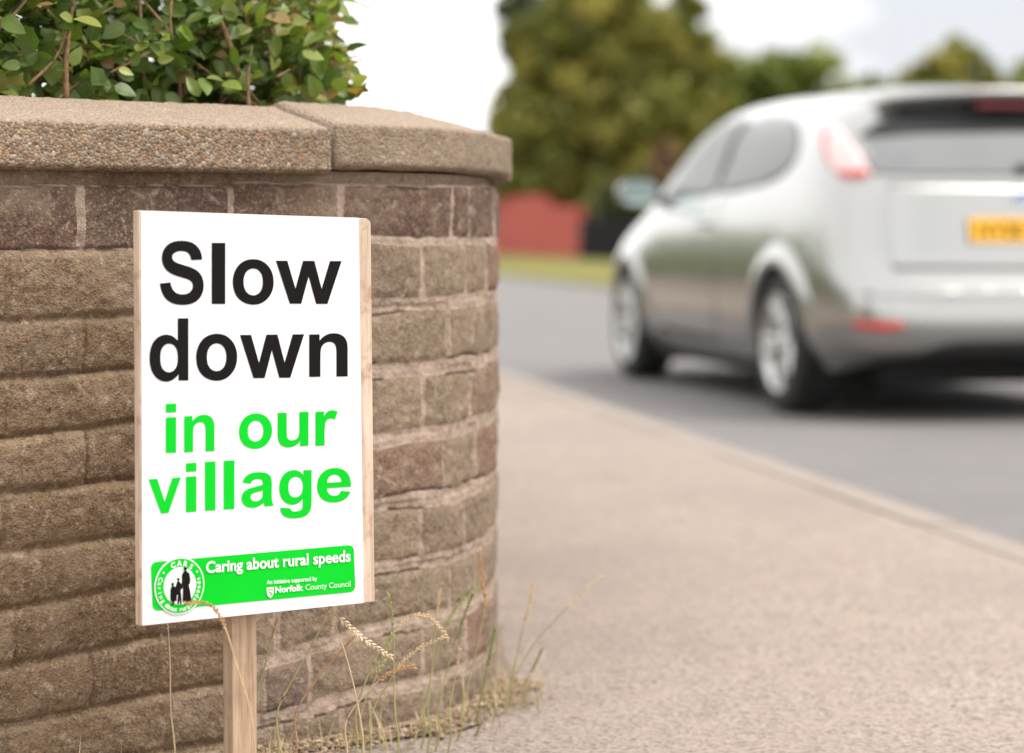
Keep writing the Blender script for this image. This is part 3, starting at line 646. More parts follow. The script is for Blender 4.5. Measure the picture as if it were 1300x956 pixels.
def add_leaf(p, direc, up, L_, tone, pi_=None):
    v, f = proto_leaves[pi_ if pi_ is not None else hr.randrange(9)]
    x = direc.normalized(); z = (up - x * up.dot(x)); z = z.normalized() if z.length > 1e-4 else x.orthogonal().normalized(); y = z.cross(x)
    b = len(hv); rv = hr.random()
    for i, q in enumerate(v):
        hv.append(p + (x * q.x + y * q.y + z * q.z) * L_); ha.append((tone, rv, abs((i % 5) - 2) / 2))
    for q in f: hf.append(tuple(i + b for i in q))
hedge = empty('hedge', (-.75, 3.6, .01)); HOFF = Vector(hedge.location)
tag(hedge, 'leafy green garden hedge with brown twigs growing up behind the brick wall coping', 'hedge')
twigs = MB()
def hedge_depth(px): return 3.42
def ok(p):
    x = pxx(p); lim = 452 + 18 * math.sin(p.z * 9 + 1.0) + 14 * math.sin(p.z * 41) - max(0, p.z - 1.02) * 110
    return x < lim
def wall_uY(X):
    i = int(np.argmin(np.abs(PATH[:fmax, 0] - X))); return float(PATH[i, 1])
shoots = 0
for k in range(3900):
    X = hr.uniform(-1.7, -.16); dep = hr.random() ** .9
    Yw = wall_uY(min(X, -.2)); base = Vector((X, Yw + .21 + dep * .55, hr.uniform(.86, 1.55) if k % 3 else hr.uniform(.88, 1.09)))
    if not ok(base): continue
    dr = Vector((hr.gauss(.1, .55), hr.gauss(-.55, .5), hr.gauss(.45, .5))).normalized(); ln = hr.uniform(.05, .15)
    if hr.random() < .2: twigs.tube([base - HOFF - dr * .09, base - HOFF, base + dr * ln * .6 - HOFF, base + dr * ln - HOFF + Vector((0, 0, .008))], [.0016, .0014, .0011, .0006], 5)
    # nearly opposite pairs along the shoot
    npair = hr.randint(2, 4); edge = (pxx(base) > 340)
    for j in range(npair):
        p = base + dr * ln * (j + 1) / npair; sd = dr.cross(Vector((0, 0, 1))).normalized()
        for s_ in (-1, 1):
            if not ok(p): continue
            dl = (sd * s_ * hr.uniform(.5, 1) + dr * hr.uniform(.2, .9) + Vector((hr.gauss(0, .3), hr.gauss(-.15, .3), hr.gauss(-.15, .35)))).normalized()
            up = Vector((hr.gauss(.1, .45), hr.gauss(-.75, .45), hr.gauss(.75, .4)))
            ed = p + dl * .03
            if ed.y < Yw + .155 and ed.z < 1.0: continue
            tone = min(1, max(0, hr.gauss(.63 - .48 * dep + (.30 if edge else 0), .28)))  # tone painted darker with depth as inner shade, lighter at the lit right end
            add_leaf(p, dl, up, hr.choice((.6, .8, 1, 1, 1.15)) * hr.uniform(.019, .037) * (1.1 if j < npair - 1 else .7), tone, 9 + hr.randrange(2) if (X < -.55 and hr.random() < .12) else None)
for k in range(900):                                   # inner leaves toned dark, painting the shade inside the hedge
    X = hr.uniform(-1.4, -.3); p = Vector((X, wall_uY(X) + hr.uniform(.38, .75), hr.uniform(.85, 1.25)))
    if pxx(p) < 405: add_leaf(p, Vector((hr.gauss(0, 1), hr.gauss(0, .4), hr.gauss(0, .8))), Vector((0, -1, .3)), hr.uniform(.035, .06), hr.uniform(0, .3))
# leaves that lean right over the back edge of the coping
for k in range(190):
    px_ = hr.uniform(-20, 452); y_ = hr.uniform(5, 128); X, Y_ = path(u_of(max(px_, 2))); Yl = float(Y_) + .15 + hr.uniform(.01, .10)
    p = U(px_, y_, Yl)
    if not ok(p): continue
    add_leaf(p, Vector((hr.gauss(0, .8), hr.gauss(-.25, .3), hr.gauss(-.1, .7))), Vector((hr.gauss(.1, .45), -1, hr.gauss(.6, .4))), hr.uniform(.024, .044), min(1, max(0, hr.gauss(.55, .2))), 9 + hr.randrange(2) if px_ < 130 and hr.random() < .35 else None)
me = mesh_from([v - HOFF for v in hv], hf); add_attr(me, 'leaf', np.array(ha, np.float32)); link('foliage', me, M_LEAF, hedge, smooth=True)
# woody stems seen between the leaves
def stem_px(pts, dY, r0, r1):
    P_ = []
    for x, y in pts:
        X, Y_ = path(u_of(min(max(x, 2), 600))); P_.append(U(x, y, float(Y_) + dY) - HOFF)
    Q_ = catmull([tuple(p) for p in P_], 5); twigs.tube(Q_, [r0 + (r1 - r0) * i / (len(Q_) - 1) for i in range(len(Q_))], 7)
for pts, dY, r0, r1 in [([(84, 128), (84, 80), (88, 34), (96, -20)], .175, .0045, .003), ([(36, 108), (70, 74), (84, 40)], .17, .0024, .0016), ([(92, 92), (72, 68), (66, 48)], .2, .002, .0014),
                        ([(-5, 40), (14, 22), (40, -8)], .19, .0026, .0018), ([(218, 50), (216, 20), (220, -15)], .175, .0024, .002), ([(215, 40), (190, 10), (170, -12)], .175, .0022, .0016), ([(140, 92), (180, 72), (206, 60)], .165, .0018, .001),
                        ([(316, 138), (315, 100), (320, 58)], .155, .0031, .0008), ([(303, 92), (288, 45), (272, 10), (262, -20)], .19, .004, .003), ([(392, 80), (398, 50), (392, 22)], .26, .002, .001), ([(60, 12), (80, 35), (75, 60)], .2, .0016, .001),
                        ([(350, 98), (368, 88)], .16, .0016, .0008), ([(128, 18), (155, 2)], .17, .0014, .001), ([(70, 128), (100, 105)], .19, .0018, .0012)]:
    stem_px(pts, dY, r0, r1)
for k in range(60):
    X = hr.uniform(-1.5, -.28); Yw = wall_uY(X); p0 = Vector((X, Yw + hr.uniform(.3, .6), .02)); p1 = p0 + Vector((hr.uniform(-.15, .1), hr.uniform(-.12, .1), hr.uniform(.9, 1.3)))
    if not ok(p1): continue
    twigs.tube([p0 - HOFF, p0.lerp(p1, .5) + Vector((hr.uniform(-.03, .03), 0, 0)) - HOFF, p1 - HOFF], [.008, .0045, .0015], 6)
twigs.build('twigs', M_TWIG, hedge, smooth=True)

# ------------------------------------------------------------------ grass stalks at the foot of the wall
M_STRAW = plain('dry_grass_straw', (.52, .38, .22), .7, var=.2, scale=60)
M_RUST = plain('rusty_grass_head', (.42, .235, .11), .75, var=.25, scale=80)
M_GGREEN = plain('green_grass_stem', (.33, .32, .13), .6, var=.2, scale=60)
M_OLIVE = plain('olive_grass_head', (.17, .19, .045), .65, var=.25, scale=80)
M_PALEH = plain('pale_grass_head', (.60, .47, .31), .7, var=.18, scale=80)
gr_ = random.Random(4)
def stalk(label, pts, dY, mats, head_from, plump=1.0, bushy=1.0, foot=None):
    """pts: photo pixels from the lowest visible point to the tip, at depth dY (number or list); grows from the earth"""
    dl = dY if isinstance(dY, (list, tuple)) else [dY] * len(pts)
    W_ = [U(x, y, d_) for (x, y), d_ in zip(pts, dl)]
    if W_[0].z > .02:
        b = W_[0] + (W_[0] - W_[1]).normalized() * .02; ft = Vector((W_[0].x + (W_[0].x - W_[1].x) * .3, W_[0].y + .01, .0)); W_ = [ft, ft.lerp(W_[0], .55) + Vector((.004, 0, .0))] + W_
    root = empty('grass_stalk', tuple(W_[0])); tag(root, label, 'grass stalk', 'long grass stalks along the foot of the wall'); O = W_[0]
    C_ = catmull([tuple(p) for p in W_], 8); n = len(C_)
    ln = np.concatenate([[0], np.cumsum(np.linalg.norm(np.diff(C_, axis=0), axis=1))]); T = ln[-1]; hs = T - head_from
    k = max(2, int(np.searchsorted(ln, hs)))
    mb = MB(); mb.tube([Vector(p) - O for p in C_[:k + 1]], [.00145 - .0006 * i / k for i in range(k + 1)], 5); mb.build('stem', mats[0], root, smooth=True)
    mb = MB(); mb.tube([Vector(p) - O for p in C_[k:]], .0005, 4)
    s = hs; sgn = 1
    while s < T:
        i = min(n - 2, int(np.searchsorted(ln, s)) - 1); i = max(0, i); p = Vector(C_[i]).lerp(Vector(C_[i + 1]), (s - ln[i]) / max(1e-6, ln[i + 1] - ln[i])) - O
        t_ = (Vector(C_[i + 1]) - Vector(C_[i])).normalized(); sd = t_.cross(Vector((0, 1, 0))).normalized() * sgn
        d_ = (t_ + sd * .38 * bushy + Vector((gr_.gauss(0, .1), gr_.gauss(0, .25), 0))).normalized(); L_ = gr_.uniform(.0055, .0085) * plump
        q = p + d_ * L_ * .5; e = p + d_ * L_; a_ = d_.cross(Vector((0, 1, 0))).normalized() * .0014 * plump; b_ = d_.cross(a_).normalized() * .0012 * plump
        mb.add([p, q + a_, q + b_, q - a_, q - b_, e], [(0, 1, 2), (0, 2, 3), (0, 3, 4), (0, 4, 1), (5, 2, 1), (5, 3, 2), (5, 4, 3), (5, 1, 4)])
        s += .0026 * plump; sgn = -sgn
    mb.build('seed_head', mats[1], root)
    return root
SG, SS = M_GGREEN, M_STRAW
stalk('thin dry grass stalk rising behind the left end of the placard, left of its post', [(217, 900), (216, 840), (213, 790), (208, 740)], 3.0, (SS, M_STRAW), .06, .8)
stalk('rust coloured grass head bent across the round emblem on the placard', [(318, 905), (302, 850), (287, 800), (272, 772), (255, 765), (238, 766)], 2.80, (SS, M_RUST), .062, .95)
stalk('thin brown grass stalk close to the right side of the wooden post', [(322, 900), (335, 850), (346, 805), (352, 786)], 3.05, (SG, M_RUST), .03, .7)
stalk('pale bleached grass head drooping to the right under the placard corner', [(352, 905), (372, 862), (398, 815), (418, 780), (432, 786), (458, 808), (480, 824), (497, 834)], 3.06, (SG, M_PALEH), .084, 1.25, 1.3)
stalk('bare pale grass stalk leaning left below the placard beside a drooping pale head', [(456, 905), (447, 862), (437, 826), (424, 790), (419, 776)], 3.08, (M_STRAW, M_PALEH), .02, .8)
stalk('arching straw coloured grass head that curves over like a hook', [(452, 906), (470, 850), (490, 815), (508, 793), (528, 781), (546, 784), (558, 796), (569, 812)], 3.18, (SG, M_STRAW), .088, 1.0)
stalk('brown grass stalk slanting up to the right beneath the placard corner', [(376, 905), (404, 860), (430, 830), (450, 808)], 3.1, (M_RUST, M_RUST), .03, .7)
stalk('low orange brown grass head lying almost flat near the wall foot', [(440, 915), (470, 875), (490, 858), (506, 850), (524, 847)], 3.05, (SS, M_RUST), .05, 1.1)
stalk('straw coloured grass head slanting up to meet the tip of the arching one', [(470, 910), (494, 866), (512, 840), (534, 822), (552, 814), (565, 808)], 3.14, (SG, M_STRAW), .075, 1.0)
stalk('stout pale green grass head leaning right among the stalks under the placard corner', [(458, 908), (475, 865), (486, 838), (494, 816), (499, 803)], 3.1, (SG, M_GGREEN), .06, 1.3)
stalk('tall straight green grass head standing right of the placard corner', [(502, 910), (500, 862), (500, 806), (497, 780), (493, 755)], 3.2, (SG, M_GGREEN), .045, 1.05)
stalk('upright slim grass stalk with short tan head, mid way along the curved wall', [(543, 900), (547, 862), (553, 800), (558, 748)], 3.3, (SG, M_STRAW), .045, .9)
stalk('curved green grass head reaching right towards the tall brown head', [(538, 905), (550, 850), (564, 800), (582, 768), (598, 754), (608, 744)], 3.34, (SG, M_GGREEN), .075, 1.0)
stalk('tallest brown grass head, standing before the right edge of the wall', [(585, 905), (598, 855), (612, 790), (616, 760), (611, 728), (608, 702)], 3.4, (SG, M_RUST), .082, 1.0)
stalk('slender green grass stalk between the curved green head and the tall brown head', [(556, 905), (568, 850), (582, 806), (592, 775), (600, 755)], 3.32, (SG, M_OLIVE), .07, .8)
stalk('short tan grass head low against the right part of the wall', [(570, 905), (577, 865), (581, 842), (584, 824)], 3.3, (SG, M_STRAW), .035, .9)
stalk('short dark green grass head at the right foot of the wall', [(606, 910), (615, 864), (622, 830), (628, 800)], 3.42, (M_OLIVE, M_OLIVE), .055, 1.05)
stalk('blurred tan grass head standing on the pavement side of the wall', [(640, 910), (650, 862), (662, 805), (670, 775), (677, 742)], 3.62, (SG, M_STRAW), .06, 1.1)
stalk('longest thin grass stalk leaning far out over the pavement to the right', [(636, 915), (653, 862), (676, 820), (702, 790), (735, 757), (763, 731)], 3.6, (SG, M_PALEH), .07, .9)
stalk('shortest green stalk at the edge of the pavement, right of the wall', [(660, 910), (670, 864), (680, 842), (688, 824)], 3.62, (SG, M_OLIVE), .04, .8)
# short tufts below: far too many blades to count
gv, gf = [], []
def blade(p, h, lean, wd):
    b = len(gv); sd = Vector((-lean.y, lean.x, 0)); sd = sd.normalized() * wd if sd.length > 1e-5 else Vector((wd, 0, 0))
    for i in range(5):
        s = i / 4; c_ = p + Vector((0, 0, h * s)) + lean * h * s * s; k = 1 - s ** 1.6
        gv.append(c_ - sd * k); gv.append(c_ + sd * k + Vector((0, 0, .0001)))
    for i in range(4): gf.append((b + 2 * i, b + 2 * i + 1, b + 2 * i + 3, b + 2 * i + 2))
for k in range(1100):
    u = gr_.uniform(-.3, u_of(622)); dens = .35 + .65 * (math.sin(u * 23) * .5 + .5) * (math.sin(u * 57 + 2) * .5 + .5)
    if gr_.random() > dens: continue
    x, y = path(u); nx_, ny_ = path_n(u); dd = abs(gr_.gauss(.0, .045)) + .012
    an = gr_.uniform(0, 6.28); blade(Vector((x + nx_ * dd, y + ny_ * dd, .002)), gr_.uniform(.012, .05) * (2.0 if gr_.random() < .06 else .8), Vector((math.cos(an), math.sin(an), 0)) * gr_.uniform(.1, .9), gr_.uniform(.0008, .0018))
t = NT('short_grass'); g = t.noise(25, 4, .7); t.color(t.ramp(g, [(.3, (.20, .19, .06)), (.4, (.33, .27, .11)), (.55, (.44, .34, .18)), (.75, (.52, .41, .24))])); t.set(Roughness=.7)
lv, lf = [], []
for k in range(2600):                                  # grit, crumbs of mortar and bits of dry leaf in the angle of the wall
    u = gr_.uniform(-.3, u_of(624)); x, y = path(u); nx_, ny_ = path_n(u); dd = abs(gr_.gauss(0, .035)) + .01; r_ = gr_.uniform(.0012, .0042) * (1.8 if gr_.random() < .06 else 1)
    c_ = Vector((x + nx_ * dd, y + ny_ * dd, .012 * max(0, 1 - dd / .09) + .004)); b = len(lv); fl = gr_.uniform(.25, .9)
    for v_ in ((1, 0, 0), (0, 1, 0), (-1, 0, 0), (0, -1, 0), (0, 0, fl), (0, 0, -fl)): lv.append(c_ + Vector((v_[0] * r_ * gr_.uniform(.7, 1.6), v_[1] * r_ * gr_.uniform(.7, 1.6), v_[2] * r_)))
    lf += [(b + i, b + (i + 1) % 4, b + 4) for i in range(4)] + [(b + (i + 1) % 4, b + i, b + 5) for i in range(4)]
t2 = NT('litter'); g2 = t2.vor(120); s2_ = t2.n('ShaderNodeSeparateColor'); t2.l(g2, s2_.inputs[0]); t2.color(t2.ramp(s2_.outputs[0], [(0, (.16, .11, .07)), (.4, (.36, .27, .19)), (.7, (.28, .17, .09)), (1, (.5, .41, .32))])); t2.set(Roughness=.95)
tag(obj('grit_litter', lv, lf, t2.m), 'grit and dry crumbs gathered at the foot of the wall', 'litter', kind='stuff')
tag(obj('short_grass', gv, gf, t.m), 'short tufts of green and straw coloured grass along the foot of the wall', 'grass', kind='stuff')

# ------------------------------------------------------------------ trees, shrubs and fences across the road
M_BARK = plain('tree_bark', (.10, .075, .055), .95, var=.4, scale=14)
def crown_mat(name, stops):
    return leaf_mat(name, stops, trans=.22, rough=.6)
M_CROWN = crown_mat('leafy_crown', [(0, (.10, .112, .018)), (.4, (.185, .185, .034)), (.7, (.28, .25, .052)), (1, (.40, .33, .085))])
M_CONIF = crown_mat('dark_conifer', [(0, (.028, .04, .009)), (.5, (.065, .078, .018)), (1, (.12, .13, .03))])
M_FRESH = crown_mat('fresh_crown', [(0, (.07, .10, .012)), (.5, (.15, .185, .025)), (1, (.26, .28, .06))])
M_YEL = crown_mat('yellow_shrub', [(0, (.16, .18, .02)), (.5, (.30, .31, .045)), (1, (.42, .40, .08))])
M_COPPER = crown_mat('copper_shrub', [(0, (.10, .05, .03)), (.5, (.19, .10, .06)), (1, (.28, .17, .11))])
def tree(name, label, cat, base, lobes, mat, trunk_h, n, size, group=None, seed=1, trunk_r=.14):
    """lobes: (dx, dy, z, rx, rz) clumps of foliage round the base point"""
    q = random.Random(seed); root = empty(name, base); tag(root, label, cat, group)
    vs, fs, at = [], [], []
    tot = sum(l[3] ** 2 for l in lobes)
    clumps = []
    for (dx, dy, z, rx, rz) in lobes:
        for _ in range(max(18, int(150 * l_frac(rx, tot)))):
            d_ = Vector((q.gauss(0, 1), q.gauss(0, 1), q.gauss(0, 1))).normalized(); r_ = q.uniform(.25, 1.0)
            clumps.append((Vector((dx + d_.x * rx * r_, dy + d_.y * rx * r_, max(.25, z + d_.z * rz * r_))), q.uniform(.22, .42) * min(1.6, rx), q.random()))
    for k in range(n):
        c_, cr_, tn = q.choice(clumps); d_ = Vector((q.gauss(0, 1), q.gauss(0, 1), q.gauss(0, .8))); d_ = d_.normalized() * cr_ * q.random() ** .5
        p = c_ + d_; nrm = Vector((q.gauss(0, 1), q.gauss(-.2, 1), q.gauss(.6, 1))).normalized(); a_ = nrm.orthogonal().normalized(); b_ = nrm.cross(a_); an = q.uniform(0, 6.28); a_, b_ = a_ * math.cos(an) + b_ * math.sin(an), b_ * math.cos(an) - a_ * math.sin(an)
        s = size * q.uniform(.6, 1.3); bi = len(vs); tone = min(1, max(0, tn * .75 + q.uniform(-.12, .3)))
        for u_, v_ in ((-1, 0), (0, -.5), (1, 0), (0, .5)): vs.append(p + a_ * u_ * s + b_ * v_ * s); at.append((tone, q.random(), 1.))
        fs.append((bi, bi + 1, bi + 2, bi + 3))
    me = mesh_from(vs, fs); add_attr(me, 'leaf', np.array(at, np.float32)); link('crown', me, mat, root)
    mb = MB(); topz = max(l[2] for l in lobes)
    mb.tube([(0, 0, -.1), (q.uniform(-.05, .05), 0, trunk_h * .5), (q.uniform(-.1, .1), 0, trunk_h), (0, 0, topz)], [trunk_r * 1.3, trunk_r, trunk_r * .8, trunk_r * .2], 9)
    for (dx, dy, z, rx, rz) in lobes:
        mb.tube([(0, 0, trunk_h * .8), (dx * .5, dy * .5, (trunk_h + z) * .5), (dx, dy, z)], [trunk_r * .5, trunk_r * .35, trunk_r * .12], 6)
    mb.build('trunk', M_BARK, root, smooth=True)
    return root
def l_frac(rx, tot): return rx * rx / tot
def gx(px, Y): return (px - 650) / F * Y
def gz(y, Y): return HC + (292 - y) / F * Y
BZ = .16
# the big rounded tree over the fence
Yt = 55.5
tree('broadleaf_tree', 'big rounded olive green tree above the red fence, left of the car', 'tree', (gx(765, Yt), Yt, BZ),
     [tuple(q_ * 1.09 for q_ in l_) for l_ in [(0, 0, 3.4, 2.1, 2.0), (-.2, .2, 4.7, 1.5, 1.45), (1.1, -.2, 2.6, 1.35, 1.5), (-1.0, -.3, 2.6, 1.35, 1.6), (.8, .2, 4.3, 1.3, 1.25), (-.8, 0, 4.2, 1.1, 1.1), (.3, -.5, 1.6, 1.6, 1.3), (1.4, 0, 3.3, 1.1, 1.2), (-.9, 0, 1.4, 1.1, 1.1), (1.3, 0, 1.5, 1.1, 1.1), (.1, .2, 5.3, 1.2, .9), (.2, .3, 3.9, 1.3, 1.3), (-.2, .4, 2.6, 1.4, 1.3), (1.9, .2, 2.3, 1.1, 1.3), (1.5, .3, 4.0, 1.0, 1.1), (1.9, .1, 3.2, .9, 1.0), (1.5, .3, 4.7, .8, .8), (2.1, .2, 3.9, .7, .8), (-1.5, .2, 3.1, .8, 1.3), (-1.5, .3, 4.3, .7, .9), (1.75, .3, 2.9, 1.0, 1.0), (1.7, .5, 3.3, .9, .9), (-.2, .4, 5.6, 1.1, .8)]], M_CROWN, 1.0, 60000, .15, 'trees across the road', 3)
Yt = 60
tree('conifer', 'dark tall conifer rising behind the left side of the big rounded tree', 'tree', (gx(674, Yt), Yt, BZ),
     [(0, 0, 2.2, 1.15, 1.9), (.1, 0, 4.2, 1.0, 1.6), (0, 0, 5.8, .95, 1.5), (-.1, 0, 7.4, .8, 1.3), (-.35, 0, 3.8, .75, 1.3), (.5, 0, 5.0, .8, 1.4)], M_CONIF, 1., 14000, .14, 'trees across the road', 7, .16)
Yt = 56
tree('hedge_shrub', 'light green rounded shrub at the left, low behind the red fence', 'shrub', (gx(655, Yt), Yt, BZ),
     [(0, 0, 1.7, .85, 1.1), (.5, 0, 2.2, .8, .9), (-.1, .1, 2.9, .55, .7)], M_FRESH, .5, 5000, .11, 'shrubs across the road', 8, .07)
Yt = 66
tree('broadleaf_tree', 'wide fresh green tree showing just above the car roof', 'tree', (gx(985, Yt), Yt, BZ),
     [(0, 0, 4.1, 1.6, 1.75), (1.3, 0, 3.9, 1.4, 1.5), (-1.2, 0, 3.8, 1.4, 1.6), (2.4, 0, 3.4, 1.3, 1.5), (.2, 0, 2.2, 2.2, 1.6), (-1.9, 0, 2.6, 1.2, 1.6), (2.6, 0, 1.9, 1.3, 1.3), (3.3, 0, 3.0, 1.0, 1.4), (4.2, 0, 2.9, 1.1, 1.4)], M_FRESH, 1.3, 22000, .17, 'trees across the road', 12)
Yt = 74
tree('broadleaf_tree', 'dull dark green tree over the right half of the car roof', 'tree', (gx(1208, Yt), Yt, BZ),
     [(0, 0, 4.7, 1.45, 1.6), (-.9, 0, 4.6, 1.0, 1.4), (1.0, 0, 4.6, 1.05, 1.4), (0, 0, 2.6, 2.0, 1.6)], M_CROWN, 1.3, 16000, .18, 'trees across the road', 15)
tree('broadleaf_tree', 'tree at the right edge of the picture, beyond the car', 'tree', (gx(1320, Yt + 2), Yt + 2, BZ),
     [(-.4, 0, 4.7, 1.2, 1.6), (1.0, 0, 5.1, 1.3, 1.5), (0, 0, 2.5, 1.8, 1.6)], M_FRESH, 1.3, 13000, .18, 'trees across the road', 16)
Yt = 46
tree('garden_shrub', 'small yellow green shrub glimpsed beside the car windscreen', 'shrub', (gx(862, Yt), Yt, BZ),
     [(0, 0, .75, .55, .7), (.15, 0, 1.3, .38, .5), (.45, 0, .8, .4, .6)], M_YEL, .3, 1800, .07, 'shrubs across the road', 18, .05)
Yt = 47.5
tree('garden_shrub', 'reddish brown shrub behind the yellow green one by the windscreen', 'shrub', (gx(838, Yt), Yt, BZ),
     [(0, 0, 1.2, .4, .9), (.1, 0, 1.95, .28, .45)], M_COPPER, .3, 1400, .07, 'shrubs across the road', 19, .05)
Yt = 88
tree('broadleaf_tree', 'low distant tree filling the gap between the two trees above the car roof', 'tree', (gx(1130, Yt), Yt, BZ),
     [(0, 0, 4.7, 1.5, 1.6), (-1.3, 0, 4.5, 1.3, 1.5), (1.4, 0, 4.6, 1.4, 1.5), (0, 0, 2.2, 2.4, 1.6)], M_CROWN, 1.3, 15000, .2, 'trees across the road', 22)
Yt = 49
tree('garden_shrub', 'dark dense shrub under the big tree behind the black fence', 'shrub', (gx(788, Yt), Yt, BZ),
     [(0, 0, .9, .7, .9), (.2, .5, .9, .6, .9), (.8, -.6, .9, .8, 1.0)], M_CONIF, .3, 5000, .1, 'shrubs across the road', 23, .05)
hl = []  # unseen hedge added so the car side has something dark to reflect
for k in range(26):
    Yh = 9.0 + k * .85; xh = kerb_x(Yh) - 2.3
    hl.append((xh - (kerb_x(18) - 2.3), Yh - 18, .62 + .06 * math.sin(k * 1.7), .55, .62))
tree('added_reflection_hedge', 'unseen low green hedge added along the pavement to darken the reflection in the car side', 'hedge', (kerb_x(18) - 2.3, 18, 0), hl, M_FRESH, .2, 24000, .06, None, 31, .03)
# fences along the far verge
def fence_pt(px, w=2.0):
    # intersection of the viewing direction with the fence line, parallel to the road
    k = (px - 650) / F; a = kerb_x(0) + ROAD_W + w; Y = a / (k + .178); return Vector((k * Y, Y, .16))
t = NT('red_painted_boards'); f = t.noise(3, 3); g = t.noise(40, 3); t.color(t.mix(t.ramp(g, [(.4, 0.), (.7, .4)]), t.ramp(f, [(.3, (.34, .036, .02)), (.7, (.43, .055, .032))]), (.24, .035, .025))); t.set(Roughness=.75); M_RED = t.m
M_DKF = plain('dark_stained_boards', (.009, .007, .009), .9, var=.3, scale=8); M_DKF.node_tree.nodes['Principled BSDF'].inputs['Specular IOR Level'].default_value = .1
def fence(name, label, p0, p1, h0, h1, mat, bw=.17, group='fences along the far verge'):
    root = empty(name, tuple(p0)); tag(root, label, 'fence', group); d_ = p1 - p0; L_ = d_.length; d_.normalize(); nr = Vector((d_.y, -d_.x, 0))
    ang = math.atan2(d_.y, d_.x); M = Matrix.Rotation(ang, 4, 'Z'); q = random.Random(int(L_ * 100))
    mb = MB(); n = int(L_ / bw)
    for i in range(n):
        s = (i + .5) * L_ / n; h = h0 + (h1 - h0) * s / L_ + q.uniform(-.012, .012)
        mb.box((s, q.uniform(-.003, .003), h / 2 + .03), L_ / n - .022, .02, h, M)
    mb.build('boards', mat, root)
    for zr in (.25, .8):
        mb = MB(); mb.box((L_ / 2, .036, zr * min(h0, h1)), L_, .05, .07, M); mb.build('rail', mat, root)
    for s in np.linspace(.05, L_ - .05, max(2, int(L_ / 1.8) + 1)):
        mb = MB(); mb.box((float(s), .09, (h0 + (h1 - h0) * s / L_) / 2), .09, .09, (h0 + (h1 - h0) * s / L_) + .05, M); mb.build('post', mat, root, bevel=.008)
    return root
# taller red length, sloping piece, then the lower red length
fa, fb, fc, fd, fe = fence_pt(560), fence_pt(688), fence_pt(703), fence_pt(734), fence_pt(900)
fence('board_fence', 'taller length of red painted board fence beside the wall edge', fa, fb, 1.27, 1.27, M_RED)
fence('board_fence', 'short sloping piece joining the taller and lower red fence', fb + (fc - fb).normalized() * .02, fc, 1.25, 1.02, M_RED)
fence('board_fence', 'lower length of red painted board fence under the big tree', fc + (fd - fc).normalized() * .02, fd, 1.01, .99, M_RED)
fence('board_fence', 'low black stained board fence between the red fence and the car', fd + (fe - fd).normalized() * .1, fe, .74, .74, M_DKF)
# ------------------------------------------------------------------ silver hatchback on the road
t = NT('silver_paint'); fl = t.vor(900); fs_ = t.n('ShaderNodeSeparateColor'); t.l(fl, fs_.inputs[0]); n_ = t.noise(2.5, 3)
t.color(t.mix(t.ramp(n_, [(.3, 0.), (.7, .25)]), t.ramp(fs_.outputs[0], [(0, (.32, .32, .312)), (1, (.42, .42, .41))]), (.34, .332, .322)))
t.set(Metallic=.93, Roughness=.24); t.b.inputs['Coat Weight'].default_value = .6; t.b.inputs['Coat Roughness'].default_value = .06; M_PAINT = t.m
t = NT('tinted_glass'); n_ = t.noise(3, 2); t.color(t.ramp(n_, [(.3, (.018, .021, .021)), (.7, (.026, .030, .029))])); t.set(Roughness=.05, IOR=1.5); M_GLASS = t.m
t = NT('rear_glass'); n_ = t.noise(3, 2); t.color(t.ramp(n_, [(.3, (.07, .074, .077)), (.7, (.09, .094, .098))])); t.set(Roughness=.05, IOR=2.5); M_RGLASS = t.m  # paler base than the side glass puts bright reflection into the colour
M_TYRE = plain('tyre_rubber', (.022, .021, .021), .85, var=.3, scale=40)
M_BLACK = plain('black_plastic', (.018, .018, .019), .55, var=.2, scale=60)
M_WELL = plain('wheel_well_black', (.006, .006, .006), .95)
M_ALLOY = plain('alloy_wheel', (.55, .55, .55), .28, metal=.85, var=.06)
M_BRAKE = plain('brake_steel', (.13, .12, .115), .5, metal=.6, var=.3)
M_REDL = plain('red_lens', (.50, .035, .03), .12, var=.1); M_REDD = plain('dark_red_lens', (.16, .008, .008), .15, var=.1)
M_CLEAR = plain('clear_lens', (.72, .52, .52), .10, var=.08)
M_YPLATE = plain('yellow_plate', (.85, .44, .012), .35, var=.04)
M_MIRROR = plain('mirror_glass', (.66, .80, .78), .03, metal=1, var=.02)
M_CHROME = plain('chrome_trim', (.75, .75, .76), .12, metal=1, var=.03)
M_BADGE = plain('blue_badge', (.16, .20, .34), .2, var=.1)
M_HEAD = plain('headlamp_glass', (.75, .77, .8), .05, metal=.4, var=.05)
CAR_PSI = math.atan2(.9775, -.211)
car = empty('silver_car', (2.045, 11.05, ROAD_Z), CAR_PSI)
tag(car, 'silver three door hatchback driving away along the road, with a yellow rear number plate', 'car')
zL = [.20, .30, .45, .58, .73, .97, 1.18, 1.385, 1.475, 1.507]; yL = [.80, .855, .88, .888, .885, .862, .80, .695, .44, 0]
rows = []
def siderow(x, xu=None, ym=1.0, belt=.97, zs=None, ys=None):
    r = []
    for l in range(10):
        xx = x if l < 6 or xu is None else xu[l - 6]; z = zL[l] if zs is None or zs.get(l) is None else zs[l]; y = yL[l] * (ym if l < 6 else 1) if ys is None or ys.get(l) is None else ys[l]
        if l == 5 and not (zs and 5 in zs): z = belt
        r.append((xx, y, z))
    rows.append(r)
rx = [-.64, -.80, -.828, -.80, -.745, -.69, -.62, -.52, -.42, -.22]; rz = [.265, .30, .42, .585, .645, 1.0, 1.18, 1.35, 1.425, 1.46]
rows.append([(rx[l], 0, rz[l]) for l in range(10)])
rows.append([(rx[l] + .012, .42 if l < 6 else (.40, .38, .2, 0)[l - 6], rz[l]) for l in range(8)] + [(-.40, .2, 1.425), (-.1, 0, 1.467)])
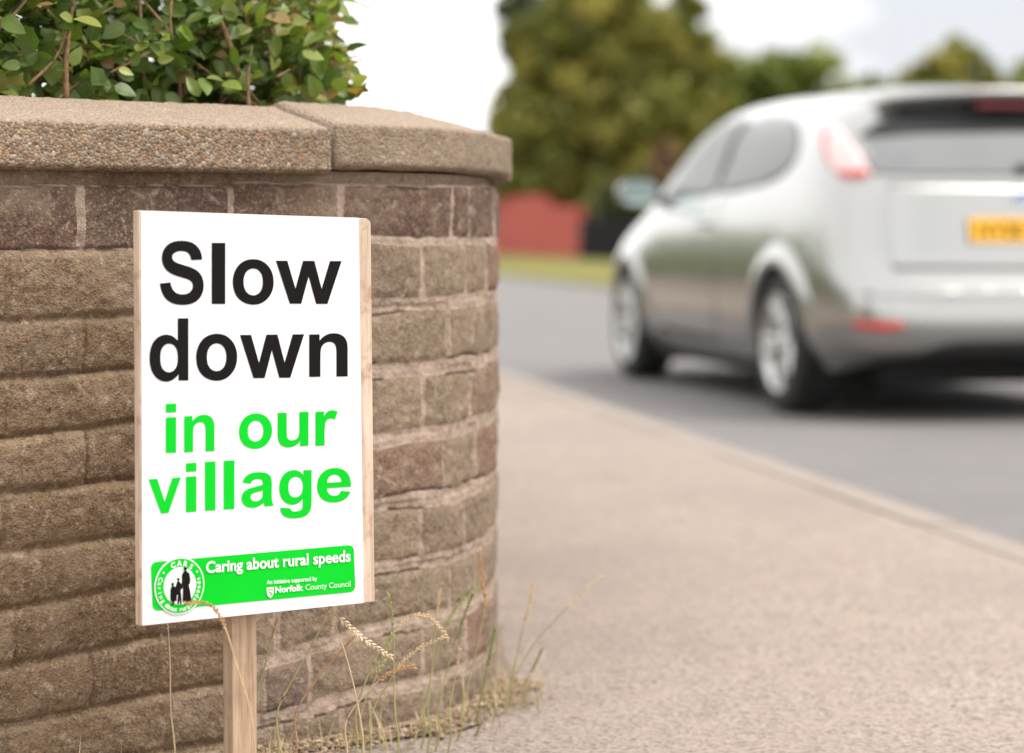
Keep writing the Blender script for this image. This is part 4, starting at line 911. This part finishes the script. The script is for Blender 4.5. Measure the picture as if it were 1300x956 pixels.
rows.append([(rx[0] + .04, .62, .255), (rx[1] + .05, .68, .30), (rx[2] + .05, .71, .43), (rx[3] + .045, .71, .585), (rx[4] + .04, .69, .65), (rx[5] + .04, .66, 1.0), (-.58, .655, 1.18), (-.47, .60, 1.36), (-.3, .42, 1.435), (.02, 0, 1.477)])
rows.append([(-.50, .73, .22), (-.625, .79, .305), (-.66, .825, .44), (-.65, .83, .585), (-.60, .83, .68), (-.55, .805, 1.0), (-.47, .76, 1.18), (-.36, .665, 1.37), (-.1, .44, 1.452), (.17, 0, 1.50)])
siderow(-.36, (-.30, -.2, .1, .36), .975, 1.02, zs={6: 1.18, 7: 1.382, 8: 1.468, 9: 1.507})
siderow(0.02, (.05, .1, .32, .52), .99, 1.01)
siderow(.5, (.5, .5, .6, .7), 1., 1.0)
siderow(1.0, (1.0, .95, .95, .95), 1., .985)
siderow(1.5, (1.46, 1.30, 1.24, 1.2), 1., .965, zs={7: 1.41, 8: 1.488, 9: 1.512}, ys={7: .71})
siderow(1.95, (1.90, 1.70, 1.60, 1.56), .995, .95, zs={6: 1.165, 7: 1.385, 8: 1.462, 9: 1.488}, ys={6: .80, 7: .695, 8: .42})
siderow(2.3, (2.30, 2.28, 2.32, 2.36), .99, .935, zs={6: 1.0, 7: 1.05, 8: 1.05, 9: 1.055}, ys={6: .775, 7: .62, 8: .35})
siderow(2.64, None, .985, .89, zs={4: .75, 6: .94, 7: .967, 8: .98, 9: .985}, ys={5: .80, 6: .66, 7: .5, 8: .27})
siderow(3.0, None, .96, .82, zs={3: .57, 4: .70, 6: .86, 7: .88, 8: .895, 9: .90}, ys={5: .76, 6: .64, 7: .48, 8: .25})
rows.append([(3.20, .68, .20), (3.27, .74, .30), (3.30, .765, .44), (3.29, .765, .55), (3.27, .74, .65), (3.24, .66, .735), (3.2, .56, .77), (3.18, .42, .79), (3.16, .22, .80), (3.15, 0, .805)])
rows.append([(3.36, .45, .20), (3.43, .48, .30), (3.46, .5, .44), (3.45, .5, .53), (3.43, .49, .61), (3.38, .46, .69), (3.33, .40, .72), (3.30, .31, .735), (3.28, .17, .745), (3.27, 0, .75)])
rows.append([(3.42, 0, .20), (3.50, 0, .30), (3.53, 0, .44), (3.525, 0, .53), (3.51, 0, .60), (3.46, 0, .675), (3.42, 0, .695), (3.40, 0, .71), (3.38, 0, .72), (3.36, 0, .725)])
V = [p for r in rows for p in r]; nr = len(rows)
me = mesh_from(V, [(i * 10 + l, i * 10 + l + 1, (i + 1) * 10 + l + 1, (i + 1) * 10 + l) for i in range(nr - 1) for l in range(9)])
tmp = bpy.data.objects.new('t', me); COL.objects.link(tmp)
md = tmp.modifiers.new('m', 'MIRROR'); md.use_axis = (False, True, False); md.merge_threshold = .002; md.use_clip = True
md = tmp.modifiers.new('s', 'SUBSURF'); md.levels = 4; md.render_levels = 4; md.boundary_smooth = 'PRESERVE_CORNERS'
bpy.context.view_layer.update()
bme = bpy.data.meshes.new_from_object(tmp.evaluated_get(bpy.context.evaluated_depsgraph_get())); bpy.data.objects.remove(tmp)
bm = bmesh.new(); bm.from_mesh(bme); bmesh.ops.recalc_face_normals(bm, faces=bm.faces)
ctr = sum((f.normal.dot(f.calc_center_median() - Vector((1.3, 0, .7))) for f in bm.faces))
if ctr < 0: bmesh.ops.reverse_faces(bm, faces=bm.faces)
BODY = BVHTree.FromBMesh(bm)
WR = .318; WH = [(0.0, WR), (2.64, WR)]
kill = [f for f in bm.faces if abs(f.calc_center_median().y) > .3 and any((f.calc_center_median().x - cx) ** 2 + (f.calc_center_median().z - cz) ** 2 < .352 ** 2 for cx, cz in WH)]
bmesh.ops.delete(bm, geom=kill, context='FACES'); bm.to_mesh(bme); bm.free()
link('body', bme, M_PAINT, car, smooth=True)
def body_y(x, z):
    h = BODY.ray_cast(Vector((x, 3, z)), Vector((0, -1, 0)))
    return h[0].y if h[0] else None
def refine(poly3, cuts=4):
    bm = bmesh.new(); vs = [bm.verts.new(p) for p in poly3]; f = bm.faces.new(vs)
    bmesh.ops.triangulate(bm, faces=[f]); 
    for _ in range(cuts): bmesh.ops.subdivide_edges(bm, edges=[e for e in bm.edges if e.calc_length() > .035], cuts=1, use_grid_fill=True); bmesh.ops.triangulate(bm, faces=[f for f in bm.faces if len(f.verts) > 3])
    return bm
def panel(name, poly3, mat, parent, mode, off=.003, thick=.006, mirror=False, cuts=4, bulge=0.):
    """sheet of real thickness laid on the body. mode 'side': cast along -y; 'rear': along +x; 'front': along -x; 'near': nearest point"""
    bm = refine(poly3, cuts); rim = {v for v in bm.verts if v.is_boundary}
    for v in bm.verts:
        p = v.co
        if mode == 'side': h = BODY.ray_cast(Vector((p.x, 3, p.z)), Vector((0, -1, 0)))
        elif mode == 'rear': h = BODY.ray_cast(Vector((-4, p.y, p.z)), Vector((1, 0, 0)))
        elif mode == 'front': h = BODY.ray_cast(Vector((6, p.y, p.z)), Vector((-1, 0, 0)))
        elif mode == 'top': h = BODY.ray_cast(Vector((p.x, p.y, 4)), Vector((0, 0, -1)))
        else: h = BODY.find_nearest(p)
        if h[0] is None: h = BODY.find_nearest(p)
        v.co = h[0] + h[1] * (off + (0 if v in rim else bulge))
    bmesh.ops.recalc_face_normals(bm, faces=bm.faces)
    c_ = sum((f.normal.dot(f.calc_center_median() - Vector((1.3, 0, .75))) for f in bm.faces))
    if c_ < 0: bmesh.ops.reverse_faces(bm, faces=bm.faces)
    me = bpy.data.meshes.new('mesh'); bm.to_mesh(me); bm.free()
    o = link(name, me, mat, parent, smooth=True); md = o.modifiers.new('solid', 'SOLIDIFY'); md.thickness = thick; md.offset = -1
    if mirror:
        me2 = me.copy(); 
        co = np.zeros(len(me2.vertices) * 3, np.float32); me2.vertices.foreach_get('co', co); co[1::3] *= -1; me2.vertices.foreach_set('co', co); me2.flip_normals(); me2.update()
        p2 = parent
        if isinstance(mirror, bpy.types.Object): p2 = mirror
        o2 = bpy.data.objects.new(name, me2); COL.objects.link(o2); o2.parent = p2; md = o2.modifiers.new('solid', 'SOLIDIFY'); md.thickness = thick; md.offset = -1
        return o, o2
    return o
def sm(pts, n=5, closed=True):
    """smooth closed outline"""
    P_ = pts[-1:] + pts + pts[:2]; out = []
    for i in range(1, len(P_) - 2):
        for k in range(n):
            t_ = k / n; a, b, c_, d_ = (np.array(P_[i + j], float) for j in (-1, 0, 1, 2))
            out.append(tuple(.5 * (2 * b + (c_ - a) * t_ + (2 * a - 5 * b + 4 * c_ - d_) * t_ ** 2 + (3 * b - a - 3 * c_ + d_) * t_ ** 3)))
    return out
S3 = lambda pts: [(x, 1.0, z) for x, z in pts]
B3 = lambda pts: [(-1.2, y, z) for y, z in pts]
d1, d2 = panel('door', S3([(2.14, .935), (2.17, .75), (2.15, .52), (2.06, .30), (1.0, .275), (.94, .45), (.92, .70), (.93, .995), (1.5, .967), (1.9, .95)]), M_PAINT, car, 'side', .0035, .006, mirror=True)
panel('side_window', S3(sm([(1.99, .98), (1.5, .992), (1.05, 1.008), (1.035, 1.17), (1.02, 1.345), (1.16, 1.378), (1.42, 1.37), (1.62, 1.30), (1.83, 1.14)], 3)), M_GLASS, car, 'side', .004, .006, mirror=True)
panel('side_window', S3(sm([(.95, 1.01), (.5, 1.02), (.22, 1.04), (.02, 1.085), (-.06, 1.15), (.0, 1.235), (.18, 1.315), (.5, 1.36), (.93, 1.355), (.94, 1.17)], 3)), M_GLASS, car, 'side', .004, .006, mirror=True)
panel('door_pillar', S3([(1.045, 1.008), (.945, 1.010), (.935, 1.35), (1.02, 1.352)]), M_BLACK, car, 'side', .003, .006, mirror=True)
for dd, sg in ((d1, 1), (d2, -1)):
    mb = MB(); pts = [Vector((1.04 + .2 * k / 6, sg * (body_y(1.04 + .2 * k / 6, .855) + .006 + .03 * math.sin(math.pi * k / 6)), .855)) for k in range(7)]; mb.tube(pts, [.008, .014, .015, .015, .015, .014, .008], 8); mb.build('door_handle', M_PAINT, dd, smooth=True)
panel('windscreen', [(4, y, z) for y, z in sm([(-.60, 1.075), (0, 1.085), (.60, 1.075), (.56, 1.25), (.50, 1.385), (0, 1.415), (-.50, 1.385), (-.56, 1.25)], 3)], M_GLASS, car, 'front', .003, .006)
panel('rear_window', B3(sm([(-.64, 1.06), (0, 1.055), (.64, 1.06), (.65, 1.12), (.655, 1.22), (.50, 1.345), (0, 1.365), (-.50, 1.345), (-.655, 1.22), (-.65, 1.12)], 3)), M_RGLASS, car, 'rear', .004, .006)
panel('painted_reflection_band', B3([(-.675, 1.225), (-.58, 1.222), (-.45, 1.235), (0, 1.245), (.45, 1.235), (.58, 1.222), (.675, 1.225), (.60, 1.275), (.48, 1.32), (0, 1.34), (-.48, 1.32), (-.60, 1.275)]), M_BLACK, car, 'rear', .009, .005)  # black panel painting the spoiler's dark reflection over the upper glass
tg = panel('tailgate', B3([(-.60, .655), (0, .65), (.60, .655), (.61, .80), (.59, 1.02), (0, 1.012), (-.59, 1.02), (-.61, .80)]), M_PAINT, car, 'rear', .004, .006, bulge=.004)
# number plate surround bulge, plate and its characters
def at_rear(y, z, off): h = BODY.ray_cast(Vector((-4, y, z)), Vector((1, 0, 0))); return h[0] + h[1] * off
pz0, pz1 = .770, .872
def plate_pt(y, z, off):
    a = at_rear(0, pz0, .018); b = at_rear(0, pz1, .018); s = (z - pz0) / (pz1 - pz0); p = a.lerp(b, s); nn = Vector((-(b.z - a.z), 0, b.x - a.x)).normalized(); return Vector((p.x, y, p.z)) + nn * off
vs = [plate_pt(y, z, o) for o in (0, .006) for y, z in ((.26, pz0), (-.26, pz0), (-.26, pz1), (.26, pz1))]
plate = obj('number_plate', vs, [(4, 5, 6, 7), (3, 2, 1, 0), (0, 1, 5, 4), (1, 2, 6, 5), (2, 3, 7, 6), (3, 0, 4, 7)], M_YPLATE, car)
for txt, ya, yb in (('NV08', .228, .022), ('LKE', -.045, -.228)):
    v, f = text_geo(txt, .012, 1.1); xs = [p[0] for p in v]; a_, b_ = min(xs), max(xs)
    obj('plate_lettering', [plate_pt(ya + (x - a_) / (b_ - a_) * (yb - ya), pz0 + .016 + y / .72 * .070, .0075) for x, y in v], f, M_INK, plate)
bs = MB(); bs.box(tuple(plate_pt(0, (pz0 + pz1) / 2, -.012)), .02, .42, .06); bs.build('plate_bracket', M_BLACK, plate)
# tailgate badge and handle strip
bd = MB()
def oval(cy, cz, ry, rz_, off, n=20): return [at_rear(cy + ry * math.cos(2 * math.pi * k / n), cz + rz_ * math.sin(2 * math.pi * k / n), off) for k in range(n)]
o1, o2 = oval(0, .965, .066, .028, .006), oval(0, .965, .066, .028, .016); bd.add(o1 + o2, [(k, (k + 1) % 20, 20 + (k + 1) % 20, 20 + k) for k in range(20)] + [tuple(range(20, 40))], 0)
o3, o4 = oval(0, .965, .060, .023, .015), oval(0, .965, .060, .023, .0185); bd.add(o3 + o4, [(k, (k + 1) % 20, 20 + (k + 1) % 20, 20 + k) for k in range(20)] + [tuple(range(20, 40))], 1)
bd.build('badge', [M_CHROME, M_BADGE], tg)
# roof spoiler and the high brake light under its lip
sp = []
NS = 15
for k in range(NS):
    y = -.575 + 1.15 * k / (NS - 1); e = abs(y) / .575; base = BODY.ray_cast(Vector((-.30 + .10 * e * e, y, 3)), Vector((0, 0, -1)))[0]
    tipx = -.625 + .09 * e ** 2.4; tz = 1.432 - .035 * e ** 2
    sp += [Vector((base.x, y, base.z - .012)), Vector((base.x - .01, y, base.z + .006)), Vector(((base.x + tipx) / 2, y, (base.z + tz) / 2 + .012)), Vector((tipx, y, tz)), Vector((tipx - .004, y, tz - .018)), Vector((tipx + .07, y, tz - .05)), Vector((-.40, y, 1.345))]
obj('spoiler', sp, [(k * 7 + j, k * 7 + (j + 1) % 7, (k + 1) * 7 + (j + 1) % 7, (k + 1) * 7 + j) for k in range(NS - 1) for j in range(7)] + [tuple(range(6, -1, -1)), tuple((NS - 1) * 7 + j for j in range(7))], M_PAINT, car, smooth=True)
mb = MB(); mb.box((-.585, .0, 1.362), .05, .36, .022); mb.build('brake_light', M_REDD, car, bevel=.004)
# wiper
mb = MB(); p0 = at_rear(0, 1.08, .025); mb.tube([p0, at_rear(-.15, 1.095, .022), at_rear(-.34, 1.11, .016)], [.011, .008, .006], 6); mb.tube([at_rear(0, 1.08, -.002), p0], .024, 10); mb.build('rear_wiper', M_BLACK, car, smooth=True)
# tall tail lights on the rear pillars, wrapped round the corner
tl = [(-.37, .715, 1.27), (-.28, .745, 1.255), (-.34, .775, 1.18), (-.45, .785, 1.095), (-.55, .745, 1.035), (-.61, .665, 1.05), (-.57, .675, 1.12), (-.47, .695, 1.2)]
l1, l2 = panel('tail_light', sm(tl, 3), M_CLEAR, car, 'near', .006, .01, mirror=True, cuts=5, bulge=.004)
tr = [(-.49, .765, 1.07), (-.55, .735, 1.042), (-.60, .67, 1.055), (-.585, .675, 1.075), (-.54, .725, 1.068)]
panel('red_segment', sm(tr, 3), M_REDL, l1, 'near', .013, .004, mirror=l2, cuts=4)
tr = [(-.29, .74, 1.25), (-.33, .765, 1.19), (-.42, .785, 1.12), (-.445, .785, 1.105), (-.36, .765, 1.19), (-.32, .735, 1.245)]
panel('red_segment', sm(tr, 3), M_REDL, l1, 'near', .013, .004, mirror=l2, cuts=4)
# bumper details
panel('bumper_reflector', [(-.75, .57, .412), (-.74, .63, .406), (-.71, .70, .41), (-.68, .75, .42), (-.68, .75, .442), (-.71, .70, .44), (-.74, .63, .438), (-.75, .57, .436)], M_REDL, car, 'near', .006, .008, mirror=True)
panel('bumper_strip', B3([(-.73, .545), (0, .54), (.73, .545), (.73, .575), (0, .57), (-.73, .575)]), M_PAINT, car, 'rear', .010, .014)
panel('rear_diffuser', B3([(-.50, .285), (0, .285), (.50, .285), (.42, .335), (.33, .355), (0, .36), (-.33, .355), (-.42, .335)]), M_BLACK, car, 'rear', .006, .01)
mb = MB(); mb.tube([(-.40, -.42, .235), (-.74, -.42, .245)], .028, 12); mb.build('exhaust_pipe', M_CHROME, car, smooth=True)
mb = MB(); mb.box((1.35, 0, .225), 3.85, 1.18, .13); mb.box((1.32, 0, .20), 1.9, 1.62, .09); mb.box((-.33, 0, .33), .58, 1.1, .12); mb.build('underbody', M_WELL, car, bevel=.03)
mb = MB(); mb.box((.55, 0, .75), 1.9, 1.36, .5); mb.build('cabin_interior', M_WELL, car, bevel=.05)
# headlights and grille on the far end
panel('headlight', [(4, y, z) for y, z in ((.40, .60), (.70, .60), (.73, .68), (.60, .72), (.42, .665))], M_HEAD, car, 'front', .004, .008, mirror=True)
panel('grille', [(4, y, z) for y, z in ((-.42, .30), (.42, .30), (.48, .43), (-.48, .43))], M_BLACK, car, 'front', .004, .008)
# wheels
def lathe(mb, prof, n=40, cy=1, M=None, mi=0):
    vs = []
    for k in range(n):
        a = 2 * math.pi * k / n
        for r, y in prof: vs.append((r * math.cos(a), y, r * math.sin(a)))
    m = len(prof); mb.add(vs, [(k * m + j, ((k + 1) % n) * m + j, ((k + 1) % n) * m + j + 1, k * m + j + 1) for k in range(n) for j in range(m - 1)], mi)
def wheel_meshes():
    a = MB(); lathe(a, [(.215, -.095), (.225, -.105), (.27, -.108), (.302, -.098), (.314, -.075), (WR, -.05), (WR, 0), (WR, .05), (.314, .075), (.302, .098), (.27, .108), (.225, .105), (.215, .095)], 48)
    for k in range(60):                                   # tread blocks
        an = 2 * math.pi * k / 60; M_ = Matrix.Rotation(-an, 4, 'Y')
        for yy in (-.06, -.02, .02, .06): a.box((WR + .001, yy, 0), .006, .033, .026, M_)
    r = MB(); lathe(r, [(.20, -.09), (.205, .06), (.214, .085), (.226, .1), (.220, .106), (.210, .098), (.196, .06), (.19, -.09)], 48)
    lathe(r, [(.0, .082), (.028, .082), (.034, .075), (.062, .07), (.07, .055), (.07, .0)], 24)
    for k in range(5):                                    # five pairs of spokes
        for s_ in (-1, 1):
            an = 2 * math.pi * k / 5 + .3; M_ = Matrix.Rotation(-an, 4, 'Y') @ Matrix.Rotation(-s_ * .13, 4, 'Y')
            vs = []
            for rr_, w_, y0, y1 in ((.05, .026, .03, .072), (.12, .021, .045, .083), (.175, .020, .055, .094), (.207, .024, .06, .098)):
                vs += [M_ @ Vector((rr_, y0, -w_ + s_ * .008)), M_ @ Vector((rr_, y0, w_ + s_ * .008)), M_ @ Vector((rr_, y1, w_ * .8 + s_ * .008)), M_ @ Vector((rr_, y1, -w_ * .8 + s_ * .008))]
            r.add(vs, [(4 * i + j, 4 * i + (j + 1) % 4, 4 * i + 4 + (j + 1) % 4, 4 * i + 4 + j) for i in range(3) for j in range(4)])
    b = MB(); lathe(b, [(.0, -.02), (.145, -.02), (.15, -.012), (.15, .0), (.145, .006), (.0, .006)], 36); b.box((.11, -.005, .0), .07, .06, .13)
    return a, r, b
wa, wr, wb = wheel_meshes()
def first(mb, mats, smooth): me = mesh_from(mb.v, mb.f); me.materials.append(mats); me.polygons.foreach_set('use_smooth', [smooth] * len(me.polygons)); return me
mta, mtr, mtb = first(wa, M_TYRE, False), first(wr, M_ALLOY, True), first(wb, M_BRAKE, False)
for cx, cz in WH:
    for sg in (1, -1):
        def part(nm, me, par, loc=(0, 0, 0), rz_=0, rx_=0.):
            o = bpy.data.objects.new(nm, me); COL.objects.link(o); o.parent = par; o.location = loc; o.rotation_euler = (0, rx_, rz_); return o
        wo = part('wheel', mta, car, (cx, sg * .770, cz), 0 if sg > 0 else math.pi, .4 + cx)
        part('rim', mtr, wo); part('brake_disc', mtb, wo)
        wl = MB(); prof_ = [(.374, .84), (.374, .50), (.0, .50)]; vs = []
        for k in range(33):
            a = R(-32 + 244 * k / 32)
            for r_, y in prof_: vs.append((cx + r_ * math.cos(a), sg * (y if k else y), cz + r_ * math.sin(a)))
        wl.add(vs, [(k * 3 + j, (k + 1) * 3 + j, (k + 1) * 3 + j + 1, k * 3 + j + 1) for k in range(32) for j in range(2)]); wl.build('wheel_well', M_WELL, car)
        # flared arch lip that follows the body side
        G = []
        for k in range(49):
            a = R(-13 + 206 * k / 48); col_ = []
            for r_, o_ in ((.346, -.06), (.343, .0), (.346, .018), (.354, .0245), (.375, .0255), (.40, .021), (.425, .011), (.45, .001), (.46, -.006)):
                x, z = cx + r_ * math.cos(a), cz + r_ * math.sin(a); zz = max(z, .235); yb = body_y(x, zz)
                if yb is None: yb = G[-1][0][1] if G else .8
                taper = min(1, max(.25, (z - .16) / .2)); col_.append((x, sg * (yb + (o_ * taper if o_ > 0 else o_)), z))
            G.append(col_)
        me = grid_mesh(np.array(G if sg > 0 else G[::-1])); link('wheel_arch', me, M_PAINT, car, smooth=True)
# door mirrors
for sg in (1, -1):
    mb = MB(); n = 14; vs = []
    for i in range(9):
        s = i / 8; rr_ = (.35 + .65 * math.sin(min(1, s * 1.5) * math.pi / 2)); x = 1.93 + .14 * (1 - s)
        for k in range(n):
            a = 2 * math.pi * k / n; ca, sa = math.cos(a), math.sin(a)
            vs.append((x, sg * (.985 + .115 * rr_ * abs(ca) ** .75 * (1 if ca > 0 else -1)), 1.02 + .07 * rr_ * abs(sa) ** .75 * (1 if sa > 0 else -1)))
    mb.add(vs, [(i * n + k, i * n + (k + 1) % n, (i + 1) * n + (k + 1) % n, (i + 1) * n + k) for i in range(8) for k in range(n)] + [tuple(range(n))])
    mb.tube([(2.0, sg * .83, .975), (1.99, sg * .93, 1.0)], [.03, .022], 8)
    mo_ = mb.build('wing_mirror', M_PAINT, car, smooth=True)
    vs = [(1.942, q[1], q[2]) for q in vs[-n:]]; vs = [(q[0], sg * .985 + (q[1] - sg * .985) * .93, 1.02 + (q[2] - 1.02) * .92) for q in vs]
    vs += [(1.934, sg * .985 + (q[1] - sg * .985) * .96, q[2]) for q in vs]
    obj('mirror_glass', vs, [tuple(range(n, 2 * n)), tuple(range(n - 1, -1, -1))] + [(k, (k + 1) % n, n + (k + 1) % n, n + k) for k in range(n)], M_MIRROR, mo_)
